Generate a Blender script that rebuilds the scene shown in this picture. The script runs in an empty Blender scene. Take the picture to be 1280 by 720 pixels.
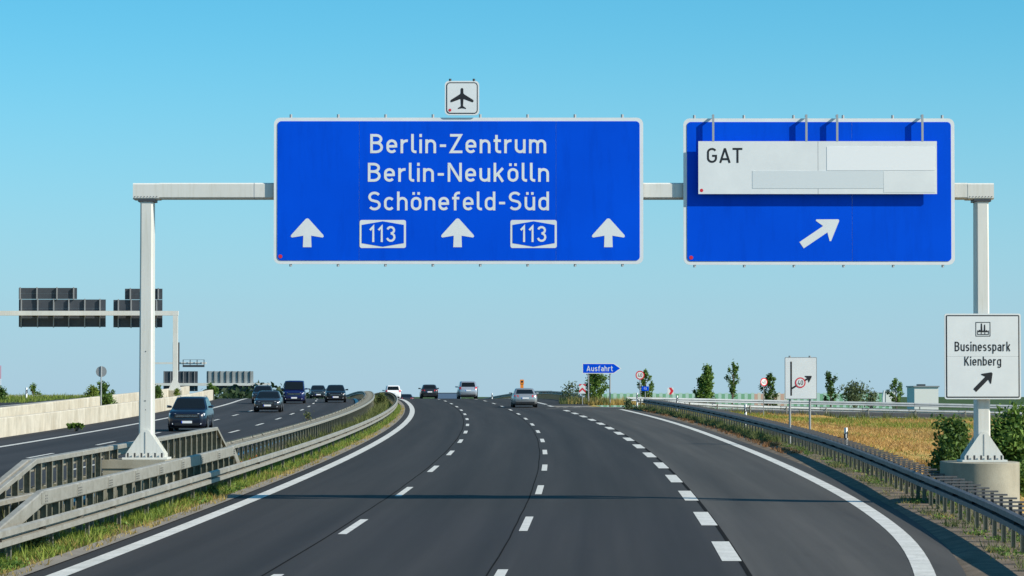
import bpy, math, random
import numpy as np
from mathutils import Vector, Matrix, Quaternion

random.seed(7); RNG = np.random.default_rng(7)
S = bpy.context.scene
COL = S.collection
# ------------------------------------------------------------------ camera
F = 4060.0                      # focal length in pixels of the 1280 px wide photograph
CAMZ = 3.35                     # seen from the seat of a coach
HORIZON = 493.0                 # pixel row of the true horizon
PITCH = math.atan((HORIZON - 360.0) / F)
cam_d = bpy.data.cameras.new('camera'); cam = bpy.data.objects.new('camera', cam_d); COL.objects.link(cam)
cam_d.sensor_width = 36.0; cam_d.lens = F / 1280.0 * 36.0
cam_d.clip_start = 0.5; cam_d.clip_end = 40000.0
cam.location = (0, 0, CAMZ); cam.rotation_euler = (math.radians(90) + PITCH, 0, 0)
S.camera = cam
# ------------------------------------------------------------------ light
SUN_EL = math.radians(37.0)
SHX, SHY = -1.27, 0.62          # metres a shadow moves (x, y) per metre of height
w = bpy.data.worlds.new('World'); S.world = w; w.use_nodes = True
nt = w.node_tree; nt.nodes.clear()
out = nt.nodes.new('ShaderNodeOutputWorld'); bg = nt.nodes.new('ShaderNodeBackground')
sky = nt.nodes.new('ShaderNodeTexSky'); sky.sky_type = 'NISHITA'; sky.sun_disc = False
SUN_DIR = Vector((-SHX, -SHY, 1.0)).normalized()          # towards the sun
SUN_EL = math.asin(SUN_DIR.z)
sky.sun_elevation = SUN_EL; sky.sun_rotation = math.atan2(SUN_DIR.x, SUN_DIR.y)
sky.altitude = 50; sky.air_density = 1.0; sky.dust_density = 0.2; sky.ozone_density = 1.6
tc = nt.nodes.new('ShaderNodeTexCoord'); mp = nt.nodes.new('ShaderNodeMapping')
mp.inputs['Location'].default_value = (0, 0, 0.04); mp.inputs['Scale'].default_value = (1, 1, 1.1)
nt.links.new(tc.outputs['Generated'], mp.inputs['Vector']); nt.links.new(mp.outputs['Vector'], sky.inputs['Vector'])
hs = nt.nodes.new('ShaderNodeHueSaturation'); hs.inputs['Saturation'].default_value = 1.15; hs.inputs['Hue'].default_value = 0.49
nt.links.new(sky.outputs[0], hs.inputs['Color'])
# pale haze that thickens towards the horizon, the same all round
sep = nt.nodes.new('ShaderNodeSeparateXYZ'); nt.links.new(tc.outputs['Generated'], sep.inputs[0])
hz = nt.nodes.new('ShaderNodeMapRange'); hz.interpolation_type = 'SMOOTHSTEP'
hz.inputs['From Min'].default_value = -0.02; hz.inputs['From Max'].default_value = 0.13; hz.inputs['To Min'].default_value = 1.0; hz.inputs['To Max'].default_value = 0.0
nt.links.new(sep.outputs['Z'], hz.inputs['Value'])
hm = nt.nodes.new('ShaderNodeMix'); hm.data_type = 'RGBA'; nt.links.new(hz.outputs[0], hm.inputs[0]); nt.links.new(hs.outputs[0], hm.inputs[6])
hm.inputs[7].default_value = (3.4, 4.85, 5.95, 1)
tn = nt.nodes.new('ShaderNodeMix'); tn.data_type = 'RGBA'; tn.blend_type = 'MULTIPLY'; tn.inputs[0].default_value = 1.0; tn.inputs[7].default_value = (0.47, 1.09, 1.20, 1)
nt.links.new(hs.outputs[0], tn.inputs[6]); nt.links.new(tn.outputs[2], hm.inputs[6])
nt.links.new(hm.outputs[2], bg.inputs['Color'])
bg.inputs['Strength'].default_value = 0.10
nt.links.new(bg.outputs[0], out.inputs['Surface'])
sd = bpy.data.lights.new('sun', 'SUN'); sd.energy = 5.0; sd.angle = math.radians(0.55); sd.color = (1.0, 0.93, 0.82)
sun = bpy.data.objects.new('sun', sd); COL.objects.link(sun); sun.location = (60, -30, 60)
sun.rotation_euler = SUN_DIR.to_track_quat('Z', 'Y').to_euler()
S.view_settings.view_transform = 'Standard'; S.view_settings.look = 'None'
S.view_settings.exposure = 0.26; S.view_settings.gamma = 1.0; S.view_settings.use_curve_mapping = False
S.cycles.max_bounces = 6

# ------------------------------------------------------------------ the lie of the land
GRADE = 0.0098                  # the road climbs 1 % to a crest some 300 m ahead
def zr(y):
    z = GRADE * y
    if y > 280: z -= (y - 280.0) ** 2 / 8000.0
    return max(z, -5.0)
def spine(y):                   # line between the middle and the right lane
    if y > 600: return spine(600) - 0.1668 * (y - 600)
    return -1.8205e-4 * y * y + 0.051662 * y - 2.3606
def slope(y): return -3.641e-4 * min(y, 600) + 0.051662
def P(off, y, h=0.0): return Vector((spine(y) + off, y, zr(y) + h))
def interp(y, tab):             # smooth curve through a table
    n = len(tab)
    if y <= tab[0][0]: return tab[0][1]
    if y >= tab[-1][0]: return tab[-1][1]
    for k in range(n - 1):
        (a, va), (b, vb) = tab[k], tab[k + 1]
        if y <= b:
            p = tab[max(k - 1, 0)]; q = tab[min(k + 2, n - 1)]
            m0 = (vb - p[1]) / (b - p[0]) * (b - a); m1 = (q[1] - va) / (q[0] - a) * (b - a); t = (y - a) / (b - a)
            return (2*t**3 - 3*t*t + 1) * va + (t**3 - 2*t*t + t) * m0 + (-2*t**3 + 3*t*t) * vb + (t**3 - t*t) * m1
EDGE_R = [(20, 3.6), (35, 5.3), (52, 6.75), (65, 7.42), (85, 7.74), (140, 7.82), (180, 7.95), (240, 8.0)]
RAIL_R = [(20, 7.2), (40, 8.1), (58, 8.72), (78, 9.02), (100, 9.4), (123, 9.65), (160, 9.75), (201, 9.8), (236, 9.5)]
def ray(x, y):
    u = (x - 640.0) / F; v = (360.0 - y) / F
    return Vector((u, math.cos(PITCH) - v * math.sin(PITCH), math.sin(PITCH) + v * math.cos(PITCH)))
def pix(x, y, D):               # the point at depth D seen at a pixel
    r = ray(x, y); return Vector((0, 0, CAMZ)) + r * (D / r.y)

# ------------------------------------------------------------------ helpers
def tag(o, label=None, cat=None, group=None, kind=None):
    if label: o['label'] = label
    if cat: o['category'] = cat
    if group: o['group'] = group
    if kind: o['kind'] = kind
    return o
def empty(name, loc=(0, 0, 0), rz=0.0, label=None, cat=None, group=None, kind=None):
    o = bpy.data.objects.new(name, None); COL.objects.link(o); o.location = loc; o.rotation_euler = (0, 0, rz)
    o.empty_display_size = 0.2
    return tag(o, label, cat, group, kind)
def link(name, me, parent=None, loc=(0, 0, 0), rot=None):
    o = bpy.data.objects.new(name, me); COL.objects.link(o); o.location = loc
    if rot is not None:
        if isinstance(rot, Quaternion): o.rotation_mode = 'QUATERNION'; o.rotation_quaternion = rot
        else: o.rotation_euler = rot
    if parent: o.parent = parent
    return o
def copy_tree(o, parent=None):
    c = o.copy(); COL.objects.link(c); c.parent = parent
    for ch in list(o.children): copy_tree(ch, c)
    return c
class MB:
    def __init__(s): s.v = []; s.f = []; s.uv = None
    def quad(s, a, b, c, d): n = len(s.v); s.v += [a, b, c, d]; s.f.append((n, n+1, n+2, n+3)); return s
    def poly(s, pts): n = len(s.v); s.v += list(pts); s.f.append(tuple(range(n, n + len(pts)))); return s
    def box(s, c, d, m=None, taper=1.0):
        x, y, z = [q / 2.0 for q in d]; n = len(s.v)
        for sz, k in ((-1, 1.0), (1, taper)):
            for sx, sy in ((-1, -1), (1, -1), (1, 1), (-1, 1)):
                p = Vector((sx * x * k, sy * y * k, sz * z))
                if m is not None: p = m @ p
                s.v.append(p + Vector(c))
        for q in ((0, 3, 2, 1), (4, 5, 6, 7), (0, 1, 5, 4), (1, 2, 6, 5), (2, 3, 7, 6), (3, 0, 4, 7)): s.f.append(tuple(n + i for i in q))
        return s
    def tube(s, pts, rad, sides=8, caps=True):
        pts = [Vector(p) for p in pts]; rings = []
        if not isinstance(rad, (list, tuple)): rad = [rad] * len(pts)
        for i, p in enumerate(pts):
            d = (pts[min(i+1, len(pts)-1)] - pts[max(i-1, 0)]).normalized()
            a = d.orthogonal().normalized() if i == 0 else (rings[-1][1] - d * rings[-1][1].dot(d)).normalized()
            b = d.cross(a); n = len(s.v)
            for k in range(sides):
                t = 2 * math.pi * k / sides; s.v.append(p + (a * math.cos(t) + b * math.sin(t)) * rad[i])
            rings.append((n, a))
        for (n0, _), (n1, _) in zip(rings, rings[1:]):
            for k in range(sides): s.f.append((n0 + k, n0 + (k+1) % sides, n1 + (k+1) % sides, n1 + k))
        if caps:
            s.f.append(tuple(rings[0][0] + k for k in range(sides))[::-1]); s.f.append(tuple(rings[-1][0] + k for k in range(sides)))
        return s
    def prism(s, pts, y0, y1):          # outline in x,z; pushed from y0 (front) to y1
        n = len(s.v); k = len(pts)
        s.v += [Vector((p[0], y0, p[1])) for p in pts] + [Vector((p[0], y1, p[1])) for p in pts]
        s.f.append(tuple(range(n, n + k))); s.f.append(tuple(range(n + k, n + 2 * k))[::-1])
        for i in range(k): j = (i + 1) % k; s.f.append((n + j, n + i, n + k + i, n + k + j))
        return s
    def loft(s, rings, closed=True, caps=True):
        k = len(rings[0]); n = len(s.v)
        for r in rings: s.v += [Vector(p) for p in r]
        for i in range(len(rings) - 1):
            for j in range(k if closed else k - 1):
                a = n + i * k + j; b = n + i * k + (j + 1) % k; s.f.append((a, b, b + k, a + k))
        if caps:
            s.f.append(tuple(n + j for j in range(k))[::-1]); s.f.append(tuple(n + (len(rings) - 1) * k + j for j in range(k)))
        return s
    def mesh(s, name, mat, smooth=None):
        me = bpy.data.meshes.new(name); me.from_pydata([tuple(v) for v in s.v], [], s.f); me.update()
        me.materials.append(mat)
        if smooth is not None:
            for p in me.polygons: p.use_smooth = True
            try: me.set_sharp_from_angle(angle=math.radians(smooth))
            except Exception: pass
        return me
    def build(s, name, mat, parent=None, loc=(0, 0, 0), rot=None, smooth=None): return link(name, s.mesh(name, mat, smooth), parent, loc, rot)
def rrect(x0, z0, x1, z1, r, n=5):
    pts = []
    for cx, cz, a in ((x1 - r, z1 - r, 0), (x0 + r, z1 - r, 90), (x0 + r, z0 + r, 180), (x1 - r, z0 + r, 270)):
        for i in range(n + 1):
            t = math.radians(a + 90.0 * i / n); pts.append((cx + r * math.cos(t), cz + r * math.sin(t)))
    return pts
def circle(cx, cz, r, n=20): return [(cx + r * math.cos(2*math.pi*i/n), cz + r * math.sin(2*math.pi*i/n)) for i in range(n)]
def fast_mesh(name, V, faces_n, mat, parent=None):      # V (n,3); consecutive runs of faces_n vertices are faces
    me = bpy.data.meshes.new(name); n = len(V); nf = n // faces_n
    me.vertices.add(n); me.vertices.foreach_set('co', np.ascontiguousarray(V, dtype=np.float32).ravel())
    me.loops.add(n); me.loops.foreach_set('vertex_index', np.arange(n, dtype=np.int32))
    me.polygons.add(nf); me.polygons.foreach_set('loop_start', np.arange(nf, dtype=np.int32) * faces_n)
    me.update(calc_edges=True); me.materials.append(mat)
    return link(name, me, parent)

# ------------------------------------------------------------------ materials
def mat(name, col=(0.5, 0.5, 0.5), rough=0.6, metal=0.0, spec=0.5, coat=0.0):
    m = bpy.data.materials.new(name); m.use_nodes = True; b = m.node_tree.nodes['Principled BSDF']
    b.inputs['Base Color'].default_value = (*col, 1); b.inputs['Roughness'].default_value = rough; b.inputs['Metallic'].default_value = metal
    b.inputs['Specular IOR Level'].default_value = spec; b.inputs['Coat Weight'].default_value = coat
    if coat: b.inputs['Coat Roughness'].default_value = 0.05
    return m
def nz(m, scale, detail=6, rough=0.6, coords='Object', stretch=(1, 1, 1), uv=None):
    t = m.node_tree; n = t.nodes.new('ShaderNodeTexNoise'); n.inputs['Scale'].default_value = scale
    n.inputs['Detail'].default_value = detail; n.inputs['Roughness'].default_value = rough
    c = t.nodes.new('ShaderNodeTexCoord'); mp = t.nodes.new('ShaderNodeMapping'); mp.inputs['Scale'].default_value = stretch
    t.links.new(c.outputs['UV' if uv else coords], mp.inputs['Vector']); t.links.new(mp.outputs[0], n.inputs['Vector'])
    return n.outputs['Fac']
def ramp(m, fac, stops):
    t = m.node_tree; r = t.nodes.new('ShaderNodeValToRGB'); e = r.color_ramp.elements
    while len(e) < len(stops): e.new(0.5)
    for i, (p, c) in enumerate(stops): e[i].position = p; e[i].color = (*c, 1) if len(c) == 3 else c
    t.links.new(fac, r.inputs[0]); return r.outputs[0]
def mix(m, a, b, fac, mode='MIX'):
    t = m.node_tree; x = t.nodes.new('ShaderNodeMix'); x.data_type = 'RGBA'; x.blend_type = mode
    for s, v in ((6, a), (7, b), (0, fac)):
        if isinstance(v, (int, float)): x.inputs[s].default_value = v
        elif isinstance(v, tuple): x.inputs[s].default_value = (*v, 1)
        else: t.links.new(v, x.inputs[s])
    return x.outputs[2]
def setc(m, sock, name='Base Color'): m.node_tree.links.new(sock, m.node_tree.nodes['Principled BSDF'].inputs[name])
def bump(m, sock, strength=0.3, dist=0.01):
    t = m.node_tree; b = t.nodes.new('ShaderNodeBump'); b.inputs['Strength'].default_value = strength; b.inputs['Distance'].default_value = dist
    t.links.new(sock, b.inputs['Height']); setc(m, b.outputs[0], 'Normal')
def island(m):
    g = m.node_tree.nodes.new('ShaderNodeNewGeometry'); return g.outputs['Random Per Island']
M = {}
def asphalt(name, c, var=0.35):
    m = mat(name, c, 0.85, spec=0.3)
    fine = nz(m, 60, 4, 0.7); big = nz(m, 0.35, 6, 0.55, uv=True, stretch=(1.6, 0.05, 1)); streak = nz(m, 2.2, 5, 0.6, uv=True, stretch=(1.0, 0.012, 1))
    lo = tuple(q * (1 - var) for q in c); hi = tuple(q * (1 + var) for q in c)
    a = ramp(m, big, [(0.32, lo), (0.68, hi)])
    b = ramp(m, streak, [(0.3, (0.8, 0.8, 0.8)), (0.7, (1.15, 1.15, 1.15))])
    d = ramp(m, fine, [(0.3, (0.75, 0.75, 0.75)), (0.7, (1.25, 1.25, 1.25))])
    t = m.node_tree; c_ = t.nodes.new('ShaderNodeTexCoord'); sx = t.nodes.new('ShaderNodeSeparateXYZ'); t.links.new(c_.outputs['UV'], sx.inputs[0])
    m1 = t.nodes.new('ShaderNodeMath'); m1.operation = 'MULTIPLY_ADD'; m1.inputs[1].default_value = 2 * math.pi / 1.76; m1.inputs[2].default_value = 0.6; t.links.new(sx.outputs[0], m1.inputs[0])
    m2 = t.nodes.new('ShaderNodeMath'); m2.operation = 'SINE'; t.links.new(m1.outputs[0], m2.inputs[0])
    m3 = t.nodes.new('ShaderNodeMath'); m3.operation = 'MULTIPLY_ADD'; m3.inputs[1].default_value = 0.5; m3.inputs[2].default_value = 0.5; t.links.new(m2.outputs[0], m3.inputs[0])
    tracks = ramp(m, m3.outputs[0], [(0.0, (0.90, 0.90, 0.90)), (1.0, (1.10, 1.09, 1.08))])      # worn wheel tracks
    stain = ramp(m, nz(m, 0.8, 6, 0.7, uv=True, stretch=(1.0, 0.12, 1)), [(0.60, (1, 1, 1)), (0.72, (0.80, 0.80, 0.80))])
    col = mix(m, mix(m, mix(m, a, b, 1.0, 'MULTIPLY'), d, 0.7, 'MULTIPLY'), tracks, 1.0, 'MULTIPLY')
    setc(m, mix(m, col, stain, 1.0, 'MULTIPLY')); bump(m, fine, 0.25, 0.006)
    return m
M['asphalt'] = asphalt('dark_asphalt', (0.028, 0.0263, 0.025), 0.22)
M['asphalt_exit'] = asphalt('grey_asphalt', (0.058, 0.0545, 0.049), 0.2)
M['asphalt_left'] = asphalt('bluish_asphalt', (0.029, 0.029, 0.031), 0.22)
M['tar'] = mat('tar_seal', (0.012, 0.011, 0.010), 0.95, spec=0.05)
m = M['paint'] = mat('road_paint', (0.7, 0.7, 0.66), 0.6)
n1 = nz(m, 14, 8, 0.75, uv=False); n2 = nz(m, 1.5, 5, 0.6)
setc(m, mix(m, ramp(m, n1, [(0.30, (0.30, 0.30, 0.28)), (0.47, (0.66, 0.65, 0.60))]), ramp(m, n2, [(0.3, (0.74, 0.74, 0.72)), (0.65, (1, 1, 1))]), 1.0, 'MULTIPLY'))
def concrete(name, c, streaks=True):
    m = mat(name, c, 0.9, spec=0.2)
    a = nz(m, 1.1, 8, 0.65); b = nz(m, 0.9, 9, 0.6, stretch=(1.0, 0.45, 0.35)); f = nz(m, 30, 4, 0.7)
    col = ramp(m, a, [(0.3, tuple(q * 0.78 for q in c)), (0.7, tuple(q * 1.1 for q in c))])
    if streaks: col = mix(m, col, ramp(m, b, [(0.35, (0.62, 0.58, 0.5)), (0.58, (1, 1, 1))]), 0.5, 'MULTIPLY')
    col = mix(m, col, ramp(m, f, [(0.3, (0.85, 0.85, 0.85)), (0.7, (1.1, 1.1, 1.1))]), 0.7, 'MULTIPLY')
    setc(m, col); bump(m, f, 0.3, 0.01); return m
M['concrete'] = concrete('weathered_concrete', (0.36, 0.34, 0.27))
M['concrete_wall'] = concrete('pale_concrete', (0.62, 0.57, 0.46))
M['kerb'] = concrete('kerb_concrete', (0.23, 0.21, 0.18), False)
m = M['zinc'] = mat('galvanised_steel', (0.40, 0.39, 0.35), 0.55, metal=0.25)
a = nz(m, 1.3, 8, 0.7, stretch=(1, 1, 1)); b = nz(m, 6.0, 8, 0.75, stretch=(1, 0.4, 1))
setc(m, mix(m, ramp(m, a, [(0.28, (0.25, 0.235, 0.19)), (0.5, (0.33, 0.315, 0.265)), (0.72, (0.40, 0.385, 0.335))]), ramp(m, b, [(0.33, (0.6, 0.56, 0.48)), (0.5, (1, 1, 1))]), 0.6, 'MULTIPLY'))
m = M['zinc_shade'] = mat('shaded_soiled_galvanised_steel', (0.2, 0.2, 0.2), 0.6, metal=0.15)  # shade of the right rail's road face darkened into the steel, plus grime streaks
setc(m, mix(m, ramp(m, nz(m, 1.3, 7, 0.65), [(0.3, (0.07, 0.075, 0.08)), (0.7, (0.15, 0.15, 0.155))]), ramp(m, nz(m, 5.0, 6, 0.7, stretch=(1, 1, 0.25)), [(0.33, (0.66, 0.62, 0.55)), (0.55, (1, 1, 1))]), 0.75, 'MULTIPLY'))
m = M['zinc_new'] = mat('pale_galvanised_steel', (0.62, 0.64, 0.64), 0.5, metal=0.2)
setc(m, ramp(m, nz(m, 0.8, 5, 0.6), [(0.3, (0.38, 0.395, 0.395)), (0.7, (0.53, 0.545, 0.54))]))
m = M['post'] = mat('weathered_post_steel', (0.33, 0.32, 0.28), 0.65, metal=0.15)
setc(m, ramp(m, nz(m, 3, 6, 0.7), [(0.3, (0.10, 0.11, 0.065)), (0.65, (0.27, 0.26, 0.21))]))
m = M['white_steel'] = mat('white_painted_steel', (0.74, 0.74, 0.70), 0.45)
setc(m, mix(m, ramp(m, nz(m, 0.7, 6, 0.6, stretch=(1, 1, 0.4)), [(0.3, (0.61, 0.61, 0.56)), (0.7, (0.71, 0.71, 0.66))]), ramp(m, nz(m, 7, 6, 0.7, stretch=(2, 2, 0.12)), [(0.3, (0.84, 0.82, 0.76)), (0.5, (1, 1, 1))]), 0.7, 'MULTIPLY'))
m = M['sign_blue'] = mat('blue_reflective_sheeting', (0.0, 0.075, 0.86), 0.5, spec=0.05)
setc(m, mix(m, ramp(m, nz(m, 0.45, 4, 0.5), [(0.3, (0.0, 0.070, 0.63)), (0.7, (0.0, 0.083, 0.72))]), ramp(m, nz(m, 3.0, 6, 0.7, stretch=(1, 1, 0.15)), [(0.28, (0.8, 0.84, 0.88)), (0.5, (1, 1, 1))]), 1.0, 'MULTIPLY'))
m = M['sign_white'] = mat('white_reflective_sheeting', (0.80, 0.83, 0.83), 0.45)
setc(m, ramp(m, nz(m, 1.2, 6, 0.65), [(0.3, (0.67, 0.70, 0.70)), (0.7, (0.75, 0.78, 0.77))]))
M['sign_bright'] = mat('fresh_white_sheeting', (0.80, 0.82, 0.82), 0.4)
M['sign_patch'] = mat('greyed_white_sheeting', (0.63, 0.68, 0.69), 0.45)
M['black'] = mat('black_print', (0.012, 0.012, 0.014), 0.5)
M['red'] = mat('red_sheeting', (0.62, 0.02, 0.04), 0.45)
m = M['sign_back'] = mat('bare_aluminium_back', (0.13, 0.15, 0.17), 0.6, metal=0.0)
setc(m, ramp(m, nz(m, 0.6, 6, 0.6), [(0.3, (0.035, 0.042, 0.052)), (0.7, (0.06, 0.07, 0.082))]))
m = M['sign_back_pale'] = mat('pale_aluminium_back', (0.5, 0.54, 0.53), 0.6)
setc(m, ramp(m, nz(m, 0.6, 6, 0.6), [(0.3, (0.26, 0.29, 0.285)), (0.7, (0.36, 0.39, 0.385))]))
M['aluminium'] = mat('aluminium_rail', (0.42, 0.43, 0.43), 0.45, metal=0.4)
M['dark_steel'] = mat('dark_steel', (0.06, 0.065, 0.07), 0.5, metal=0.3)
M['grey_post'] = mat('grey_post_steel', (0.30, 0.31, 0.31), 0.5, metal=0.3)
M['orange'] = mat('orange_enamel', (0.85, 0.25, 0.02), 0.4)
M['white_plastic'] = mat('white_plastic', (0.8, 0.8, 0.78), 0.5)
M['rubber'] = mat('tyre_rubber', (0.012, 0.012, 0.013), 0.8)
M['alloy'] = mat('alloy_rim', (0.22, 0.22, 0.23), 0.35, metal=0.8)
M['glass'] = mat('dark_car_glass', (0.008, 0.010, 0.011), 0.08, spec=0.4)
M['trim'] = mat('black_trim', (0.012, 0.012, 0.014), 0.45)
M['headlamp'] = mat('headlamp_glass', (0.85, 0.88, 0.92), 0.12, spec=0.8, coat=1.0)
M['chrome'] = mat('chrome', (0.75, 0.76, 0.78), 0.15, metal=1.0)
M['plate'] = mat('number_plate', (0.8, 0.8, 0.8), 0.4)
M['plate_blue'] = mat('plate_blue_band', (0.02, 0.06, 0.5), 0.4)
M['tail'] = mat('red_tail_lamp', (0.65, 0.015, 0.02), 0.2, coat=1.0)
def leaf(name, c0, c1, trans=0.35):
    m = bpy.data.materials.new(name); m.use_nodes = True; t = m.node_tree; b = t.nodes['Principled BSDF']
    col = ramp(m, island(m), [(0.0, c0), (1.0, c1)]); t.links.new(col, b.inputs['Base Color']); b.inputs['Roughness'].default_value = 0.6
    b.inputs['Specular IOR Level'].default_value = 0.25
    tr = t.nodes.new('ShaderNodeBsdfTranslucent'); mx = t.nodes.new('ShaderNodeMixShader'); mx.inputs[0].default_value = trans
    t.links.new(col, tr.inputs['Color']); t.links.new(b.outputs[0], mx.inputs[1]); t.links.new(tr.outputs[0], mx.inputs[2])
    t.links.new(mx.outputs[0], t.nodes['Material Output'].inputs['Surface']); return m
M['leaf'] = leaf('green_leaves', (0.035, 0.09, 0.014), (0.22, 0.34, 0.07))
M['leaf_dark'] = leaf('dark_green_leaves', (0.022, 0.06, 0.012), (0.14, 0.23, 0.05))
M['leaf_grey'] = leaf('grey_green_leaves', (0.07, 0.11, 0.05), (0.16, 0.20, 0.09))
M['grass'] = leaf('roadside_grass', (0.09, 0.15, 0.02), (0.30, 0.36, 0.06), 0.3)
M['grass_dry'] = leaf('dry_roadside_grass', (0.28, 0.20, 0.06), (0.52, 0.40, 0.13), 0.3)
M['hay'] = leaf('golden_meadow_grass', (0.34, 0.19, 0.055), (0.70, 0.46, 0.17), 0.3)
M['weed'] = leaf('grey_green_weeds', (0.05, 0.075, 0.022), (0.20, 0.22, 0.07), 0.3)
M['rustweed'] = leaf('rusty_weeds', (0.14, 0.06, 0.025), (0.34, 0.19, 0.08), 0.3)
M['poppy'] = leaf('red_poppies', (0.45, 0.03, 0.01), (0.6, 0.08, 0.02), 0.2)
M['leaf_wood'] = leaf('distant_dark_leaves', (0.012, 0.030, 0.012), (0.045, 0.075, 0.028), 0.2)
M['tan'] = leaf('tan_flattened_grass', (0.22, 0.11, 0.05), (0.48, 0.29, 0.13), 0.25)
M['bark'] = mat('bark', (0.10, 0.08, 0.06), 0.9)
m = M['soil'] = mat('verge_soil', (0.14, 0.11, 0.07), 0.95, spec=0.1)
setc(m, mix(m, ramp(m, nz(m, 0.9, 8, 0.7), [(0.3, (0.06, 0.055, 0.025)), (0.5, (0.13, 0.11, 0.05)), (0.7, (0.20, 0.17, 0.10))]), ramp(m, nz(m, 25, 6, 0.75), [(0.3, (0.6, 0.6, 0.6)), (0.7, (1.3, 1.25, 1.2))]), 0.8, 'MULTIPLY'))
m = M['gravel'] = mat('verge_gravel', (0.2, 0.16, 0.13), 0.95, spec=0.1)
setc(m, mix(m, ramp(m, nz(m, 1.2, 8, 0.7), [(0.3, (0.10, 0.085, 0.06)), (0.6, (0.22, 0.18, 0.14)), (0.75, (0.30, 0.25, 0.20))]), ramp(m, nz(m, 40, 6, 0.8), [(0.3, (0.45, 0.45, 0.45)), (0.7, (1.4, 1.35, 1.3))]), 0.9, 'MULTIPLY'))
m = M['terrain'] = mat('meadow_ground', (0.3, 0.22, 0.08), 0.95, spec=0.1)
big = nz(m, 0.10, 7, 0.65); fine = nz(m, 2.5, 8, 0.7, stretch=(1, 0.5, 1))
gold = ramp(m, fine, [(0.3, (0.30, 0.17, 0.045)), (0.5, (0.48, 0.30, 0.09)), (0.7, (0.62, 0.43, 0.15))])
green = ramp(m, fine, [(0.3, (0.07, 0.09, 0.02)), (0.7, (0.22, 0.22, 0.05))])
gp = m.node_tree.nodes.new('ShaderNodeNewGeometry'); sx_ = m.node_tree.nodes.new('ShaderNodeSeparateXYZ'); m.node_tree.links.new(gp.outputs['Position'], sx_.inputs[0])
fr = m.node_tree.nodes.new('ShaderNodeMapRange'); fr.inputs['From Min'].default_value = 262; fr.inputs['From Max'].default_value = 285; m.node_tree.links.new(sx_.outputs['Y'], fr.inputs['Value'])
near_ = mix(m, gold, green, ramp(m, big, [(0.5, (0, 0, 0)), (0.62, (1, 1, 1))]))
setc(m, mix(m, near_, (0.05, 0.085, 0.03), fr.outputs[0]))      # beyond the ramp lie green fields
# ------------------------------------------------------------------ ground, roads, markings
def strip(name, offs, ys, matl, parent=None, h=0.0, kind=None, path=P):
    """a sheet across the offsets at every station; UV = metres across and along"""
    me = bpy.data.meshes.new(name); V = []; Fc = []; UV = []
    k = None
    for y in ys:
        o = offs(y) if callable(offs) else offs; k = len(o)
        for q in o:
            hh = h(q, y) if callable(h) else h
            V.append(tuple(path(q, y, hh))); UV.append((q, y))
    for i in range(len(ys) - 1):
        for j in range(k - 1):
            a = i * k + j; Fc.append((a, a + 1, a + k + 1, a + k))
    me.from_pydata(V, [], Fc); uv = me.uv_layers.new(name='UVMap')
    for l in me.loops: uv.data[l.index].uv = UV[l.vertex_index]
    for p in me.polygons: p.use_smooth = True
    me.update(); me.materials.append(matl); o = link(name, me, parent)
    if kind: o['kind'] = kind
    return o
def frange(a, b, st):
    n = max(1, int(round((b - a) / st))); return [a + (b - a) * i / n for i in range(n + 1)]
YS = frange(20, 480, 4)
def smooth(a, b, t): t = min(1, max(0, (t - a) / (b - a))); return t * t * (3 - 2 * t)
# ramp: leaves at y=235 and bends right, falling and banked
RY0 = 233.0; RR = 26.0; RC = Vector((spine(RY0) + 6.0 + RR, RY0)); RTURN = math.radians(84)
def ramp_path(q, s, h=0.0):            # q: metres right of the ramp's middle, s: metres along it
    a = min(s / RR, RTURN); e = max(0.0, s - RTURN * RR)
    r = RR - q; c = RC + Vector((-math.cos(a), math.sin(a))) * r + Vector((math.sin(a), math.cos(a))) * e
    k = smooth(0, 25, s)
    return Vector((c.x, c.y, zr(RY0) + 0.010 * min(s, 10) - 0.022 * max(0, s - 8) - 0.075 * q * k + h))
RLEN = 105.0
XCOL = [-6000, -2500, -1000, -450, -220, -120, -80, -60, -50, -45, -41, -38, -36, -34, -31, -28, -26.6, -26.2, -22, -18, -14, -10, -6, -2, 2, 6, 8, 9.5, 11, 13, 16, 19, 22, 25, 28, 31, 34, 38, 43, 50, 60, 75, 95, 130, 220, 450, 1000, 2500, 6000]
def tz(off, y):
    base = -6.0 if y > 420 else -6.0 + 4.5 * smooth(420, 330, y)
    L = -26.5; Lh = 0.0
    R = 62.0 if y < 236 else max(11.0, 62.0 - (y - 236) * 2.2)
    z = zr(y) - 0.10
    if -26.5 <= off <= 9.2: return z
    if off > 9.2:
        inner = z - 0.02 - 0.75 * smooth(9, 24, off)
        if y < 236: z = inner - 0.6 * smooth(24, 60, off)
        else: z = inner - 0.9 * smooth(236, 262, y)
        # the bank that carries the ramp
        x = spine(y) + off
        if y > 200 and x > 6:
            best = 1e9; rz = 0
            for s in RS:
                p = ramp_path(0, s); d = math.hypot(p.x - x, p.y - y)
                if d < best: best = d; rz = p.z
            z = max(z if y < 240 else z - 0.0, rz - 0.12 - max(0, best - 5.2) * 0.16) if best < 26 else z
            if best < 5.4: z = min(z, rz - 0.22)
        if off > R: z = max(base, z - (off - R) * 0.2)
        return max(z, base)
    d = -26.5 - off                    # left of the walls: a second road lies a metre higher
    z = zr(y) + 0.82
    if d > 0: z -= max(0, d - 16) * 0.06
    z -= 0.9 * smooth(225, 300, y)
    if y > 300: z -= max(0, d) * 0.15
    return max(z, base)
RS = frange(0, RLEN, 3)
ty = frange(15, 60, 5)[:-1] + frange(60, 330, 3.0)[:-1] + frange(330, 480, 10)[:-1] + [480, 520, 580, 680, 850, 1100, 1500, 2200, 3500, 6000, 12000]
me = bpy.data.meshes.new('ground'); V = []; Fc = []; k = len(XCOL)
for y in ty:
    for q in XCOL: V.append((spine(min(y, 600)) + q, y, tz(q, y)))
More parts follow.
